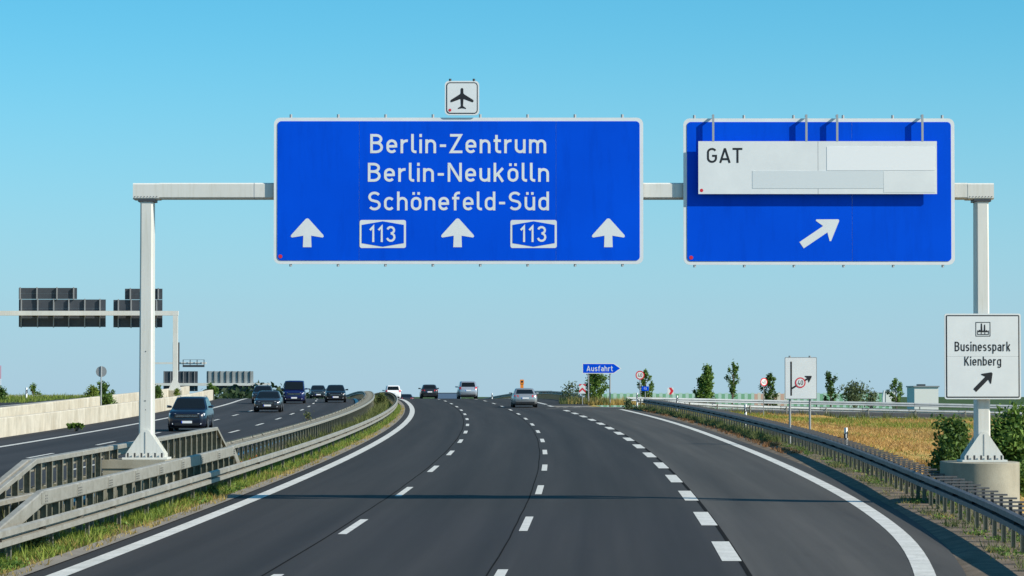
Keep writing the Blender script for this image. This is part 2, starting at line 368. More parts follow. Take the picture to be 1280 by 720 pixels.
for i in range(len(ty) - 1):
    for j in range(k - 1): a = i * k + j; Fc.append((a, a + 1, a + k + 1, a + k))
me.from_pydata(V, [], Fc); me.materials.append(M['terrain'])
for p in me.polygons: p.use_smooth = True
tag(link('ground', me), 'meadow ground around and under the motorway', kind='structure')

road = strip('main_carriageway', [-7.6, -7, -5, -3.5, -1.7, 0, 1.9, 3.95], YS, M['asphalt'], kind='structure')
exit_ = strip('exit_lane', lambda y: [3.95, 5.5, interp(y, EDGE_R) - 0.6, interp(y, EDGE_R) + 0.65], frange(20, RY0, 3), M['asphalt_exit'], kind='structure', h=lambda q, y: 0.0 if q < 3.96 else 0.0)
shoulder = strip('hard_shoulder', [3.95, 5.5, 7.2], frange(252, 480, 4), M['asphalt'], kind='structure')
gore = strip('gore_paving', lambda y: [3.95, 3.95 + (y - 225) * 0.08, min(6.8, 3.95 + (y - 225) * 0.16)], frange(226, 252, 3), M['kerb'], kind='structure', h=-0.004)
onc = strip('oncoming_carriageway', [-24.1, -21.5, -18, -14.7, -12, -10.75], frange(60, 480, 4), M['asphalt_left'], kind='structure')
rampo = strip('exit_ramp', [-3.4, -1.5, 0, 1.5, 2.9], frange(0, RLEN, 2.5), M['asphalt_exit'], kind='structure', path=ramp_path, h=0.004)
upper = strip('upper_road', [-35, -33, -29, -26.6], frange(100, 235, 4), M['asphalt_left'], kind='structure', h=lambda q, y: 0.93 - 0.9 * smooth(225, 300, y))
kerbs = strip('kerb_gutter', [-7.78, -7.6, -7.45], YS, M['kerb'], kind='structure', h=lambda q, y: 0.012 if q > -7.7 else 0.03)
med = strip('median_strip', [-10.78, -9.2, -7.76], YS, M['soil'], kind='structure', h=lambda q, y: -0.01 if q < -10 or q > -8 else 0.06)
ver = strip('verge', lambda y: [interp(y, EDGE_R) + 0.62, interp(y, EDGE_R) + 1.0, interp(y, RAIL_R) + 0.3, interp(y, RAIL_R) + 2.2], frange(20, RY0, 3), M['gravel'], kind='structure',
            h=lambda q, y: {0: 0.0}.get(0) + (-0.02 if q < interp(y, EDGE_R) + 0.7 else 0.05 if q < interp(y, RAIL_R) + 0.5 else -0.08))
# paint: each dash a part of its road
def dash_mesh(name, wd, ln): return MB().quad(Vector((-wd/2, -ln/2, 0)), Vector((wd/2, -ln/2, 0)), Vector((wd/2, ln/2, 0)), Vector((-wd/2, ln/2, 0))).mesh(name, M['paint'])
def dashes(parent, name, off, y0, y1, period, wd, ln, h=0.006):
    me = dash_mesh(name, wd, ln); y = y0
    while y < y1:
        p = P(off, y, h); d = (P(off, y + 1) - P(off, y - 1)).normalized()
        link(name, me, parent, p, Quaternion((0, 0, 1), -math.atan2(d.x, d.y)) @ Quaternion((1, 0, 0), math.asin(d.z))); y += period
def dy(ypix): return 13600.0 / (ypix - 455.0)
dashes(road, 'lane_dash', 0.0, dy(656) - 18, 400, 18.0, 0.17, 6.0)
dashes(road, 'lane_dash', -3.5, dy(616) - 36, 400, 18.0, 0.17, 6.0)
y = dy(690)
dashes(road, 'exit_dash', 3.78, y, dy(507.5), 12.0, 0.33, 6.0)
def edge_line(parent, offs, wd, y0, y1, h=0.006, name='edge_line', path=P, step=4):
    f_ = offs if callable(offs) else (lambda y: offs)
    return strip(name, lambda y: [f_(y) - wd / 2, f_(y) + wd / 2], frange(y0, y1, step), M['paint'], parent, h, path=path)
edge_line(road, -6.95, 0.33, 20, 480)
edge_line(road, 3.95, 0.30, dy(507) - 2, 480)
edge_line(exit_, lambda y: interp(y, EDGE_R), 0.34, 20, RY0, step=2.5)
edge_line(rampo, -2.75, 0.25, 6, RLEN, h=0.010, path=ramp_path)
edge_line(rampo, 2.35, 0.25, 0, RLEN, h=0.010, path=ramp_path)
edge_line(onc, -21.6, 0.28, 60, 480); edge_line(onc, -11.2, 0.28, 60, 480)
dashes(onc, 'lane_dash', -18.15, 117 - 36, 420, 18.0, 0.16, 6.0); dashes(onc, 'lane_dash', -14.75, 158 - 72, 420, 18.0, 0.16, 6.0)
edge_line(upper, -29.3, 0.25, 100, 235, h=0.94)
# tar seams between the paving lanes
def seam(parent, off, wd, y0, y1, wob=0.015):
    r = random.Random(int(off * 100)); ph = r.random() * 9
    f_ = lambda y: off + wob * math.sin(y * 0.31 + ph) + wob * 0.6 * math.sin(y * 1.1 + ph)
    strip('tar_seam', lambda y: [f_(y) - wd / 2, f_(y) + wd / 2], frange(y0, y1, 3), M['tar'], parent, 0.003)
seam(road, -3.72, 0.04, 20, 330, 0.008); seam(road, -0.2, 0.03, 20, 300, 0.008); seam(road, 3.93, 0.085, 20, RY0, 0.0)
strip('kerb_joint', [-7.445, -7.43], YS, M['tar'], kerbs, 0.0145)

# ------------------------------------------------------------------ lettering drawn with strokes (road-sign hand)
def arc(cx, cy, rx, ry, a0, a1, n=8): return [(cx + rx * math.cos(math.radians(a0 + (a1 - a0) * i / n)), cy + ry * math.sin(math.radians(a0 + (a1 - a0) * i / n))) for i in range(n + 1)]
HW = 0.07; XH = 0.72
def ring(x0, y0, x1, y1, ry): c = (x0 + x1) / 2; rx = (x1 - x0) / 2; return ('c', arc(c, y1 - ry, rx, ry, 0, 180) + arc(c, y0 + ry, rx, ry, 180, 360))
def cup(x0, x1, yb, ry, ytop0, ytop1): c = (x0 + x1) / 2; return [(x0, ytop0)] + arc(c, yb + ry, (x1 - x0) / 2, ry, 180, 360) + [(x1, ytop1)]
def cap(x0, x1, yt, ry, yb0, yb1): c = (x0 + x1) / 2; return [(x0, yb0)] + arc(c, yt - ry, (x1 - x0) / 2, ry, 180, 0) + [(x1, yb1)]
L0, L1 = HW, 0.44                      # stems of the narrow small letters
TOP = 1 - HW; XT = XH - HW
G = {}
def glyph(ch, width, *st): G[ch] = (width, st)
O_ = ring(L0, HW, L1, XT, 0.20)
dots = ([(0.14, 0.83), (0.14, 0.97)], [(0.37, 0.83), (0.37, 0.97)])
glyph('o', 0.51, O_); glyph('\u00f6', 0.51, O_, *dots)
U_ = (cup(L0, L1, HW, 0.2, XH, 0.3), [(L1, 0), (L1, XH)])
glyph('u', 0.51, *U_); glyph('\u00fc', 0.51, *U_, *dots)
glyph('n', 0.51, [(L0, 0), (L0, XH)], cap(L0, L1, XT, 0.2, 0.4, 0))
glyph('h', 0.51, [(L0, 0), (L0, 1)], cap(L0, L1, XT, 0.2, 0.4, 0))
glyph('m', 0.80, [(L0, 0), (L0, XH)], cap(L0, 0.40, XT, 0.18, 0.4, 0), cap(0.40, 0.73, XT, 0.18, 0.4, 0))
glyph('r', 0.35, [(L0, 0), (L0, XH)], [(L0, 0.40)] + arc(0.30, 0.42, 0.23, 0.23, 180, 80))
glyph('e', 0.51, [(L0, 0.36), (L1, 0.36)], [(L1, 0.30)] + arc((L0 + L1) / 2, XT - 0.2, (L1 - L0) / 2, 0.2, 0, 180) + arc((L0 + L1) / 2, HW + 0.2, (L1 - L0) / 2, 0.2, 180, 325))
glyph('c', 0.47, arc((L0 + L1) / 2, XT - 0.2, (L1 - L0) / 2, 0.2, 35, 180) + arc((L0 + L1) / 2, HW + 0.2, (L1 - L0) / 2, 0.2, 180, 325))
glyph('i', 0.14, [(HW, 0), (HW, XH)], [(HW, 0.84), (HW, 1.0)])
glyph('l', 0.24, [(HW, 1), (HW, 0.2)] + arc(0.2, 0.2, 0.13, 0.13, 180, 270, 5) + [(0.25, HW)])
glyph('t', 0.34, [(0.13, 0.95), (0.13, 0.2)] + arc(0.26, 0.2, 0.13, 0.13, 180, 270, 5) + [(0.34, HW)], [(0.0, XT), (0.33, XT)])
glyph('f', 0.36, [(0.36, TOP), (0.29, TOP)] + arc(0.29, TOP - 0.15, 0.15, 0.15, 90, 180, 5) + [(0.14, 0)], [(0.0, XT), (0.33, XT)])
glyph('k', 0.50, [(HW, 0), (HW, 1)], [(0.43, XH), (0.10, 0.30)], [(0.19, 0.43), (0.43, 0)])
glyph('d', 0.51, O_, [(L1, 0), (L1, 1)]); glyph('b', 0.51, O_, [(L0, 0), (L0, 1)])
glyph('p', 0.51, O_, [(L0, -0.25), (L0, XH)])
glyph('g', 0.51, O_, [(L1, XH), (L1, -0.02)] + arc((L0 + L1) / 2, -0.02, (L1 - L0) / 2, 0.16, 360, 205))
glyph('a', 0.48, [(0.08, 0.58)] + arc(0.24, 0.48, 0.18, 0.17, 140, 0)[1:] + [(0.42, 0)], ring(0.06, HW, 0.42, 0.41, 0.17))
def ess(x0, x1, y0, y1):
    c = (x0 + x1) / 2; rx = (x1 - x0) / 2; ry = (y1 - y0) / 4; m_ = (y0 + y1) / 2
    return arc(c, y1 - ry, rx, ry, 30, 180) + arc(c, m_ + ry, rx * 1.0, ry, 180, 235, 3)[1:] + arc(c, m_ - ry, rx, ry, 55, 0, 3) + arc(c, y0 + ry, rx, ry, 0, -150)[1:]
glyph('s', 0.45, ess(HW, 0.38, HW, XT)); glyph('S', 0.60, ess(HW, 0.53, HW, TOP))
glyph('B', 0.60, [(HW, 0), (HW, 1)], [(HW, TOP), (0.28, TOP)] + arc(0.28, 0.735, 0.22, 0.195, 90, -90) + [(HW, 0.54)], [(0.20, 0.54), (0.28, 0.54)] + arc(0.28, 0.305, 0.25, 0.235, 90, -90) + [(HW, HW)])
glyph('Z', 0.58, [(0.02, TOP), (0.50, TOP), (0.07, HW), (0.58, HW)])
glyph('N', 0.66, [(HW, 0), (HW, 1)], [(0.59, 0), (0.59, 1)], [(0.08, 0.97), (0.58, 0.03)])
glyph('K', 0.60, [(HW, 0), (HW, 1)], [(0.53, 1), (0.08, 0.38)], [(0.22, 0.55), (0.55, 0)])
glyph('A', 0.68, [(0.07, 0), (0.34, 0.97)], [(0.61, 0), (0.34, 0.97)], [(0.13, 0.25), (0.55, 0.25)])
glyph('T', 0.56, [(0, TOP), (0.56, TOP)], [(0.28, 0), (0.28, 0.97)])
glyph('G', 0.60, arc(0.30, TOP - 0.24, 0.23, 0.24, 30, 180) + arc(0.30, HW + 0.24, 0.23, 0.24, 180, 360) + [(0.53, 0.47), (0.31, 0.47)])
glyph('1', 0.30, [(0.03, 0.74), (0.22, 0.96), (0.22, 0)])
glyph('3', 0.54, arc(0.25, 0.735, 0.20, 0.195, 165, -90), arc(0.25, 0.305, 0.22, 0.235, 90, -165))
glyph('4', 0.58, [(0.36, 1), (0.08, 0.24), (0.58, 0.24)], [(0.43, 0), (0.43, 0.45)])
glyph('0', 0.55, ring(HW, HW, 0.48, TOP, 0.25))
glyph('-', 0.34, [(0.03, 0.39), (0.31, 0.39)])
glyph('7', 0.5, [(0, TOP), (0.46, TOP), (0.16, 0)]); glyph(' ', 0.25)
def ribbon(mb, pts, hw, y, closed=False):
    p = [Vector((a, b)) for a, b in pts]; q = [p[0]]
    for a in p[1:]:
        if (a - q[-1]).length > 1e-4: q.append(a)
    if closed and (q[0] - q[-1]).length < 1e-4: q.pop()
    n = len(q); Lf = []; Rt = []
    for i in range(n):
        d0 = (q[i] - q[i-1]) if (i > 0 or closed) else (q[1] - q[0]); d1 = (q[(i+1) % n] - q[i]) if (i < n - 1 or closed) else (q[-1] - q[-2])
        d0 = d0.normalized(); d1 = d1.normalized(); t = (d0 + d1); t = t.normalized() if t.length > 1e-3 else d1
        nr = Vector((-t.y, t.x)); k_ = hw / max(0.42, nr.dot(Vector((-d1.y, d1.x))))
        Lf.append(q[i] + nr * k_); Rt.append(q[i] - nr * k_)
    for i in range(n if closed else n - 1):
        j = (i + 1) % n
        mb.quad(*[Vector((a.x, y, a.y)) for a in (Rt[i], Rt[j], Lf[j], Lf[i])])
def text_mb(txt, x0, x1, z0, z1, hw=0.063, gap=0.13, y=0.0):
    """lettering fitted between x0 and x1 with its capitals from z0 to z1, facing -y"""
    wtot = sum(G[c][0] for c in txt) + gap * (len(txt) - 1); sx = (x1 - x0) / wtot; sz = (z1 - z0); mb = MB(); cx = 0.0
    for c in txt:
        wd, st = G[c]
        for i, s_ in enumerate(st):
            closed = isinstance(s_, tuple) and s_[0] == 'c'; pts = s_[1] if closed else s_
            ribbon(mb, [(x0 + (cx + a) * sx, z0 + b * sz) for a, b in pts], hw * (sx + sz) / 2, y - 0.0008 * i, closed)
        cx += wd + gap
    return mb
def letters(txt, name, matl, parent, x0, x1, z0, z1, gap=0.13, y=0.0):
    wtot = sum(G[c][0] for c in txt) + gap * (len(txt) - 1); sx = (x1 - x0) / wtot; cx = 0.0
    for c in txt:
        if G[c][1]: text_mb(c, x0 + cx * sx, x0 + (cx + G[c][0]) * sx, z0, z1, y=y).build(name, matl, parent)
        cx += G[c][0] + gap
def letters_px(txt, name, matl, parent, D, px0, px1, py_top, py_bot, gap=0.13, y=-0.003):
    a = pix(px0, py_bot, D) - parent.location; b = pix(px1, py_top, D) - parent.location
    letters(txt, name, matl, parent, a.x, b.x, a.z, b.z, gap, y)
def text_px(txt, D, px0, px1, py_top, py_bot, org, **k):
    a = pix(px0, py_bot, D) - org; b = pix(px1, py_top, D) - org
    return text_mb(txt, a.x, b.x, a.z, b.z, **k)

# ------------------------------------------------------------------ the big gantry
GD = 77.0
def px(x, y, D=GD): return pix(x, y, D)
SC = GD / F                            # metres per pixel at the gantry
def gantry_post(root, X, ztop, zbase, mirror):
    w_, d_ = 0.30, 0.56
    mb = MB(); x0 = X - root.location.x; z0 = zbase - root.location.z; z1 = ztop - root.location.z
    ch = 0.035
    prof = [(-w_/2 + ch, -d_/2), (w_/2 - ch, -d_/2), (w_/2, -d_/2 + ch), (w_/2, d_/2 - ch), (w_/2 - ch, d_/2), (-w_/2 + ch, d_/2), (-w_/2, d_/2 - ch), (-w_/2, -d_/2 + ch)]
    mb.loft([[(x0 + a * k_, b * k_, z) for a, b in prof] for z, k_ in ((z0 + 0.03, 1.08), (z1, 0.98))])
    po = mb.build('post', M['white_steel'], root)
    # flared gusset plates, foot plate, anchor bolts
    for yy in (-d_/2 - 0.05, d_/2 + 0.05):
        g = MB().prism([(x0 - 0.46, z0 + 0.05), (x0 + 0.46, z0 + 0.05), (x0 + 0.46, z0 + 0.13), (x0 + 0.10, z0 + 0.66), (x0 + 0.05, z0 + 0.70), (x0 - 0.05, z0 + 0.70), (x0 - 0.10, z0 + 0.66), (x0 - 0.46, z0 + 0.13)], yy - 0.02, yy + 0.02)
        g.build('gusset', M['white_steel'], po)
    MB().box((x0, -d_/2 - 0.074, z0 + 0.40), (0.022, 0.012, 0.50)).build('gusset_rib', M['aluminium'], po)
    MB().box((x0, 0, z0 + 0.025), (1.06, d_ + 0.42, 0.046)).build('foot_plate', M['white_steel'], po)
    bm = MB().tube([(0, 0, 0), (0, 0, 0.11)], 0.024, 6).mesh('anchor_bolt', M['dark_steel'])
    for i in range(6): link('anchor_bolt', bm, po, (x0 - 0.40 + 0.16 * i, -d_/2 - 0.13, z0 + 0.046))
    return po
bl = px(168, 228); br = px(1240, 232)
LPX = px(183.5, 570).x; RPX = px(1227.5, 570).x; LPZ = px(183, 574).z; RPZ = px(1226, 577).z
gz = zr(GD)
gantry = empty('sign_gantry', (LPX, GD, LPZ), 0, 'white steel portal gantry spanning the right-hand carriageway', 'gantry')
def gl(v): return v - gantry.location
bz0, bz1 = px(600, 249).z, px(600, 229.5).z
mb = MB(); x0 = bl.x - LPX; x1 = br.x - LPX
ch = 0.03; hh = (bz1 - bz0) / 2; cz = (bz0 + bz1) / 2 - LPZ; hd = 0.30
prof = [(-hd + ch, -hh), (hd - ch, -hh), (hd, -hh + ch), (hd, hh - ch), (hd - ch, hh), (-hd + ch, hh), (-hd, hh - ch), (-hd, -hh + ch)]
mb.loft([[(x, a, cz + b) for a, b in prof] for x in (x0 + 0.62, x1 - 0.62)])
beam = mb.build('beam', M['white_steel'], gantry)
for xa, xb in ((x0, x0 + 0.618), (x1 - 0.618, x1)):
    k_ = MB().loft([[(x, a * 1.02, cz + b * 1.03 + (-0.012)) for a, b in prof] for x in (xa, xb)]); ko = k_.build('corner_head', M['white_steel'], gantry)
    rv = MB().tube([(0, 0, 0), (0, -0.012, 0)], 0.011, 6).mesh('rivet', M['dark_steel'])
    for i in range(8): link('rivet', rv, ko, (xa + 0.05 + i * 0.074, -hd * 1.02, cz - hh + 0.045))
    xm = LPX if xa < 2 else RPX; xm -= LPX
    MB().box((xm, 0, cz - hh - 0.045), (0.40, 0.6, 0.058)).build('bearing_plate', M['dark_steel'], gantry)
pl_ = gantry_post(gantry, LPX, bz0 - 0.075, LPZ, 1); pr_ = gantry_post(gantry, RPX, bz0 - 0.075, RPZ, -1)
for zz in (0.62, 2.0): MB().box((0.0, -0.293, zz + 0.55), (0.02, 0.012, 0.02)).build('bolt_head', M['dark_steel'], pl_)
MB().box((-0.01, -0.295, px(183, 501).z - LPZ), (0.045, 0.014, 0.016)).build('cable_cover', M['dark_steel'], pl_)
for xx in (2.55, 6.9, 9.05, 15.2): MB().loft([[(xx + e, a * 1.006, cz + b_ * 1.01) for a, b_ in prof] for e in (-0.009, 0.009)], caps=False).build('weld_seam', M['aluminium'], beam)
# foundations
fl = px(173, 577); mb = MB(); c = Vector((fl.x, GD + 0.15, 0)); zt = LPZ - 0.002 - (gz - 0.1)
mb.loft([[(-0.74, -1.0, z), (0.70, -1.0, z), (0.78, -0.7, z), (0.78, 1.1, z), (-0.74, 1.1, z)] for z in (0, zt - 0.2)])
mb.loft([[(-0.76, -1.03, z), (0.72, -1.03, z), (0.81, -0.72, z), (0.81, 1.13, z), (-0.76, 1.13, z)] for z in (zt - 0.198, zt)])
tag(mb.build('concrete_foundation', M['concrete'], loc=(fl.x, GD + 0.15, gz - 0.1)), 'low square-cornered concrete block carrying the gantry post in the median', 'foundation', 'gantry foundations')
mb = MB(); fr = px(1225, 577); zt = RPZ - 0.002 - (gz - 0.75); a_, b_ = 0.90, 1.6
out_ = [(a_ * math.copysign(abs(math.cos(t)) ** 0.75, math.cos(t)), b_ * math.copysign(abs(math.sin(t)) ** 0.9, math.sin(t))) for t in [2 * math.pi * i / 40 for i in range(40)]]
mb.loft([[(x * k_, y * k_, z) for x, y in out_] for z, k_ in ((0, 1.0), (zt - 0.015, 1.0), (zt, 0.985))])
tag(mb.build('concrete_foundation', M['concrete'], loc=(fr.x, GD + 0.1, gz - 0.75), smooth=40), 'rounded concrete pier under the right gantry post beside bushes', 'foundation', 'gantry foundations')

# ------------------------------------------------------------------ signs on the gantry
def sign_root(name, x0, y0, x1, y1, D, label, cat='sign', group=None):
    a = px(x0, y1, D); b = px(x1, y0, D)
    r = empty(name, ((a.x + b.x) / 2, D, a.z), 0, label, cat, group); return r, (b.x - a.x), (b.z - a.z)
SD = GD - 0.42                          # plane of the sign faces
def big_panel(r, w_, h_, matl, border=0.085, rad=0.15, splits=(), thick=0.05):
    MB().prism(rrect(-w_/2, 0, w_/2, h_, rad), 0.012, thick).build('frame', M['sign_white'], r)
    iw = w_/2 - border; xs = [-iw] + list(splits) + [iw]; rb = rad - border * 0.7
    full = rrect(-iw, border, iw, h_ - border, max(rb, 0.03))
    for i, (xa, xb) in enumerate(zip(xs, xs[1:])):
        xa2 = xa if i == 0 else xa + 0.004; xb2 = xb if i == len(xs) - 2 else xb - 0.004
        pts = []
        for q in full: pts.append((min(max(q[0], xa2), xb2), q[1]))
        o = [pts[0]]
        for q in pts[1:]:
            if abs(q[0] - o[-1][0]) + abs(q[1] - o[-1][1]) > 1e-5: o.append(q)
        if abs(o[0][0] - o[-1][0]) + abs(o[0][1] - o[-1][1]) < 1e-5: o.pop()
        MB().prism(o, 0.0, 0.011).build('panel', matl, r)
    MB().prism(rrect(-w_/2 + 0.01, 0.01, w_/2 - 0.01, h_ - 0.01, rad), thick + 0.001, thick + 0.02).build('back_sheet', M['sign_back'], r)
def clamps(r, w_, h_, xs, both=True):
    cm = MB().tube([(0, 0, -0.03), (0, 0, 0.05)], 0.032, 8).mesh('clamp', M['aluminium'])
    for x in xs:
        link('clamp', cm, r, (x, 0.05, h_ + 0.03)); 
        if both: link('clamp', cm, r, (x, 0.05, -0.028))
        MB().box((x, 0.15, h_ / 2), (0.07, 0.15, h_ - 0.02)).build('bracket', M['aluminium'], r)
def flat(pts, y): return MB().poly([Vector((a, y, b)) for a, b in pts])
def arrow_up(r, cx, zb, ht, wd, y=-0.004):
    zt = zb + ht; hw = wd / 2; s_ = wd * 0.125
    pts = [(cx - s_ * 1.05, zb), (cx + s_ * 1.05, zb), (cx + s_ * 0.95, zb + ht * 0.40), (cx + hw * 0.93, zb + ht * 0.335), (cx + hw, zb + ht * 0.37), (cx + hw * 0.98, zb + ht * 0.42), (cx + 0.035, zt - 0.01), (cx, zt), (cx - 0.035, zt - 0.01), (cx - hw * 0.98, zb + ht * 0.42), (cx - hw, zb + ht * 0.37), (cx - hw * 0.93, zb + ht * 0.335), (cx - s_ * 0.95, zb + ht * 0.40)]
    return flat(pts, y).build('arrow', M['sign_white'], r)
def rel(r, x, y, D): return px(x, y, D) - r.location
# main direction sign
r, W_, H_ = sign_root('direction_sign', 342, 147, 804, 330, SD, 'wide blue motorway sign for Berlin-Zentrum, Berlin-Neuk\u00f6lln and Sch\u00f6nefeld-S\u00fcd')
big_panel(r, W_, H_, M['sign_blue'], splits=(rel(r, 449, 200, SD).x, rel(r, 695, 200, SD).x))
for t, xa, xb, ya, yb in (('Berlin-Zentrum', 462.5, 683, 167.5, 191.5), ('Berlin-Neuk\u00f6lln', 459.5, 686.5, 203.5, 227.2), ('Sch\u00f6nefeld-S\u00fcd', 460, 686.5, 239.5, 263)):
    letters_px(t, 'letter', M['sign_white'], r, SD, xa, xb, ya, yb, y=-0.004)
for cx in (384, 572, 760.5):
    a = rel(r, cx, 309, SD); b = rel(r, cx, 273, SD); arrow_up(r, a.x, a.z, b.z - a.z, 41 * SC)
for xa in (449.5, 638):
    a = rel(r, xa, 310, SD); b = rel(r, xa + 58, 275, SD)
    so = flat(rrect(a.x, a.z, b.x, b.z, 0.05), -0.004).build('route_shield', M['sign_white'], r)
    i0 = 0.05; zt = b.z - 0.03; zb = a.z + 0.03; cx = (a.x + b.x) / 2; dz = 0.085
    flat([(a.x + i0, zb + dz), (cx, zb), (b.x - i0, zb + dz), (b.x - i0, zt - dz), (cx, zt), (a.x + i0, zt - dz)], -0.008).build('shield_field', M['sign_blue'], so)
    hgt = 20 * SC; zc = (a.z + b.z) / 2 - hgt / 2
    letters('113', 'digit', M['sign_white'], so, cx - 16.5 * SC, cx + 16 * SC, zc, zc + hgt, gap=0.2, y=-0.012)
a = rel(r, 350.5, 320.5, SD); flat(circle(a.x, a.z, 0.045), -0.004).build('sticker', M['red'], r)
clamps(r, W_, H_, [rel(r, 363.5 + 59.2 * i, 145, SD).x for i in range(8)])
# airport symbol
AD = SD - 0.06
r, W_, H_ = sign_root('airport_sign', 556, 101, 599, 144, AD, 'small white square sign with a black aeroplane above the blue sign')
MB().prism(rrect(-W_/2, 0, W_/2, H_, 0.10), 0.010, 0.05).build('frame', M['sign_white'], r)
flat(rrect(-W_/2 + 0.035, 0.035, W_/2 - 0.035, H_ - 0.035, 0.085), 0.006).build('black_border', M['black'], r)
flat(rrect(-W_/2 + 0.058, 0.058, W_/2 - 0.058, H_ - 0.058, 0.065), 0.002).build('panel', M['sign_white'], r)
half = [(0.0, 0.645), (0.018, 0.64), (0.032, 0.615), (0.034, 0.52), (0.055, 0.495), (0.26, 0.365), (0.275, 0.34), (0.268, 0.31), (0.245, 0.308), (0.035, 0.385), (0.026, 0.22), (0.04, 0.205), (0.095, 0.17), (0.098, 0.148), (0.0, 0.165)]
flat(half + [(-a, b) for a, b in half[::-1][1:-1]], -0.002).build('aeroplane_symbol', M['black'], r)
flat(circle(-W_/2 + 0.12, 0.12, 0.035), -0.002).build('sticker', M['red'], r)
cm = MB().tube([(0, 0, 0), (0, 0, 0.05)], 0.03, 8).mesh('clamp', M['dark_steel'])
for x in (-0.28, 0.28): link('clamp', cm, r, (x, 0.03, H_)); MB().box((x, 0.08, H_/2), (0.06, 0.05, H_ - 0.1)).build('bracket', M['aluminium'], r)
# exit sign
r, W_, H_ = sign_root('exit_sign', 854.5, 148, 1193, 331, SD, 'blue exit sign with a diagonal arrow under a white cover board')
big_panel(r, W_, H_, M['sign_blue'], splits=(rel(r, 1065, 200, SD).x,))
def diag_arrow(tail, tip, hw_shaft, head_w, head_l, y):
    t = Vector(tail); p = Vector(tip); d = (p - t).normalized(); n = Vector((-d.y, d.x)); b = p - d * head_l
    q = [t + n * hw_shaft, b + d * head_l * 0.16 + n * hw_shaft, b + n * head_w, b + n * head_w + d * 0.06 * head_l + n * 0.02 , p + n * 0.02, p - n * 0.02, b - n * head_w + d * 0.06 * head_l - n * 0.02, b - n * head_w, b + d * head_l * 0.16 - n * hw_shaft, t - n * hw_shaft]
    return flat([(v.x, v.y) for v in q[::-1]], y)
a = rel(r, 1002, 306.5, SD); b = rel(r, 1048.5, 275, SD)
diag_arrow((a.x, a.z), (b.x, b.z), 0.09, 0.29, 0.46, -0.004).build('arrow', M['sign_white'], r)
a = rel(r, 864, 322, SD); flat(circle(a.x, a.z, 0.045), -0.004).build('sticker', M['red'], r)
clamps(r, W_, H_, [rel(r, 868 + 62 * i, 145, SD).x for i in range(6)])
# cover board hung in front of it
CD = SD - 0.175
r, W_, H_ = sign_root('cover_board', 873, 176.5, 1171, 242.5, CD, 'white board reading GAT hung on hooks over the blue exit sign', 'board')
sx = rel(r, 1022.5, 200, CD).x
MB().prism([(-W_/2, 0), (sx - 0.004, 0), (sx - 0.004, H_), (-W_/2, H_)], 0.0, 0.03).build('board_half', M['sign_white'], r)
MB().prism([(sx + 0.004, 0), (W_/2, 0), (W_/2, H_), (sx + 0.004, H_)], 0.0, 0.03).build('board_half', M['sign_white'], r)
MB().box((sx, 0.02, H_/2), (0.03, 0.012, H_ - 0.01)).build('seam', M['dark_steel'], r)
a = rel(r, 1033.5, 213, CD); b = rel(r, 1168.5, 183.5, CD); MB().prism([(a.x, a.z), (b.x, a.z), (b.x, b.z), (a.x, b.z)], -0.006, -0.001).build('cover_patch', M['sign_bright'], r)
a = rel(r, 940.5, 235.5, CD); b = rel(r, 1104, 213.6, CD); MB().prism([(a.x, a.z), (b.x, a.z), (b.x, b.z), (a.x, b.z)], -0.005, -0.001).build('cover_patch', M['sign_patch'], r)
a = rel(r, 1104.6, 240.5, CD); b = rel(r, 1168.5, 214, CD); MB().prism([(a.x, a.z), (b.x, a.z), (b.x, b.z), (a.x, b.z)], -0.004, -0.001).build('cover_patch', M['sign_white'], r)
letters_px('GAT', 'letter', M['black'], r, CD, 883.5, 928, 184.8, 203.6, gap=0.1)
a = rel(r, 877, 238, CD); flat(circle(a.x, a.z, 0.04), -0.003).build('sticker', M['red'], r)
for x in (891.5, 1008, 1046.5, 1153):
    p = rel(r, x, 143, CD); hk = MB().box((p.x, 0.02, (H_ + p.z) / 2), (0.05, 0.05, p.z - H_ - 0.002)).box((p.x, 0.11, p.z - 0.03), (0.045, 0.13, 0.05)); hk.build('hook', M['aluminium'], r)
# business park sign on the right post
BD = GD - 0.45
r, W_, H_ = sign_root('business_park_sign', 1181, 392, 1276, 499, BD, 'white sign for Businesspark Kienberg with arrow on the right gantry post')
MB().prism(rrect(-W_/2, 0, W_/2, H_, 0.05), 0.010, 0.045).build('frame', M['sign_white'], r)
flat(rrect(-W_/2 + 0.035, 0.035, W_/2 - 0.035, H_ - 0.035, 0.03), 0.006).build('black_border', M['black'], r)
flat(rrect(-W_/2 + 0.062, 0.062, W_/2 - 0.062, H_/2 - 0.003, 0.012), 0.002).build('panel', M['sign_white'], r)
flat(rrect(-W_/2 + 0.062, H_/2, W_/2 - 0.062, H_ - 0.062, 0.012), 0.002).build('panel', M['sign_white'], r)
letters_px('Businesspark', 'letter', M['black'], r, BD, 1193.5, 1263, 427, 439, gap=0.14)
letters_px('Kienberg', 'letter', M['black'], r, BD, 1205.5, 1251.5, 445.5, 457, gap=0.14)
a = rel(r, 1218.5, 488, BD); b = rel(r, 1240, 466, BD); diag_arrow((a.x, a.z), (b.x, b.z), 0.05, 0.145, 0.21, -0.003).build('arrow', M['black'], r)
a = rel(r, 1219.5, 420.5, BD); b = rel(r, 1238, 402.5, BD)
fo = MB()
for (xa, za, xb, zb) in ((0, 0, 1, 0.045), (0, 0.955, 1, 1), (0, 0.05, 0.045, 0.95), (0.955, 0.05, 1, 0.95)):
    fo.prism([(a.x + (b.x - a.x) * xa, a.z + (b.z - a.z) * za), (a.x + (b.x - a.x) * xb, a.z + (b.z - a.z) * za), (a.x + (b.x - a.x) * xb, a.z + (b.z - a.z) * zb), (a.x + (b.x - a.x) * xa, a.z + (b.z - a.z) * zb)], -0.002, 0.0)
so = fo.build('symbol_border', M['black'], r)
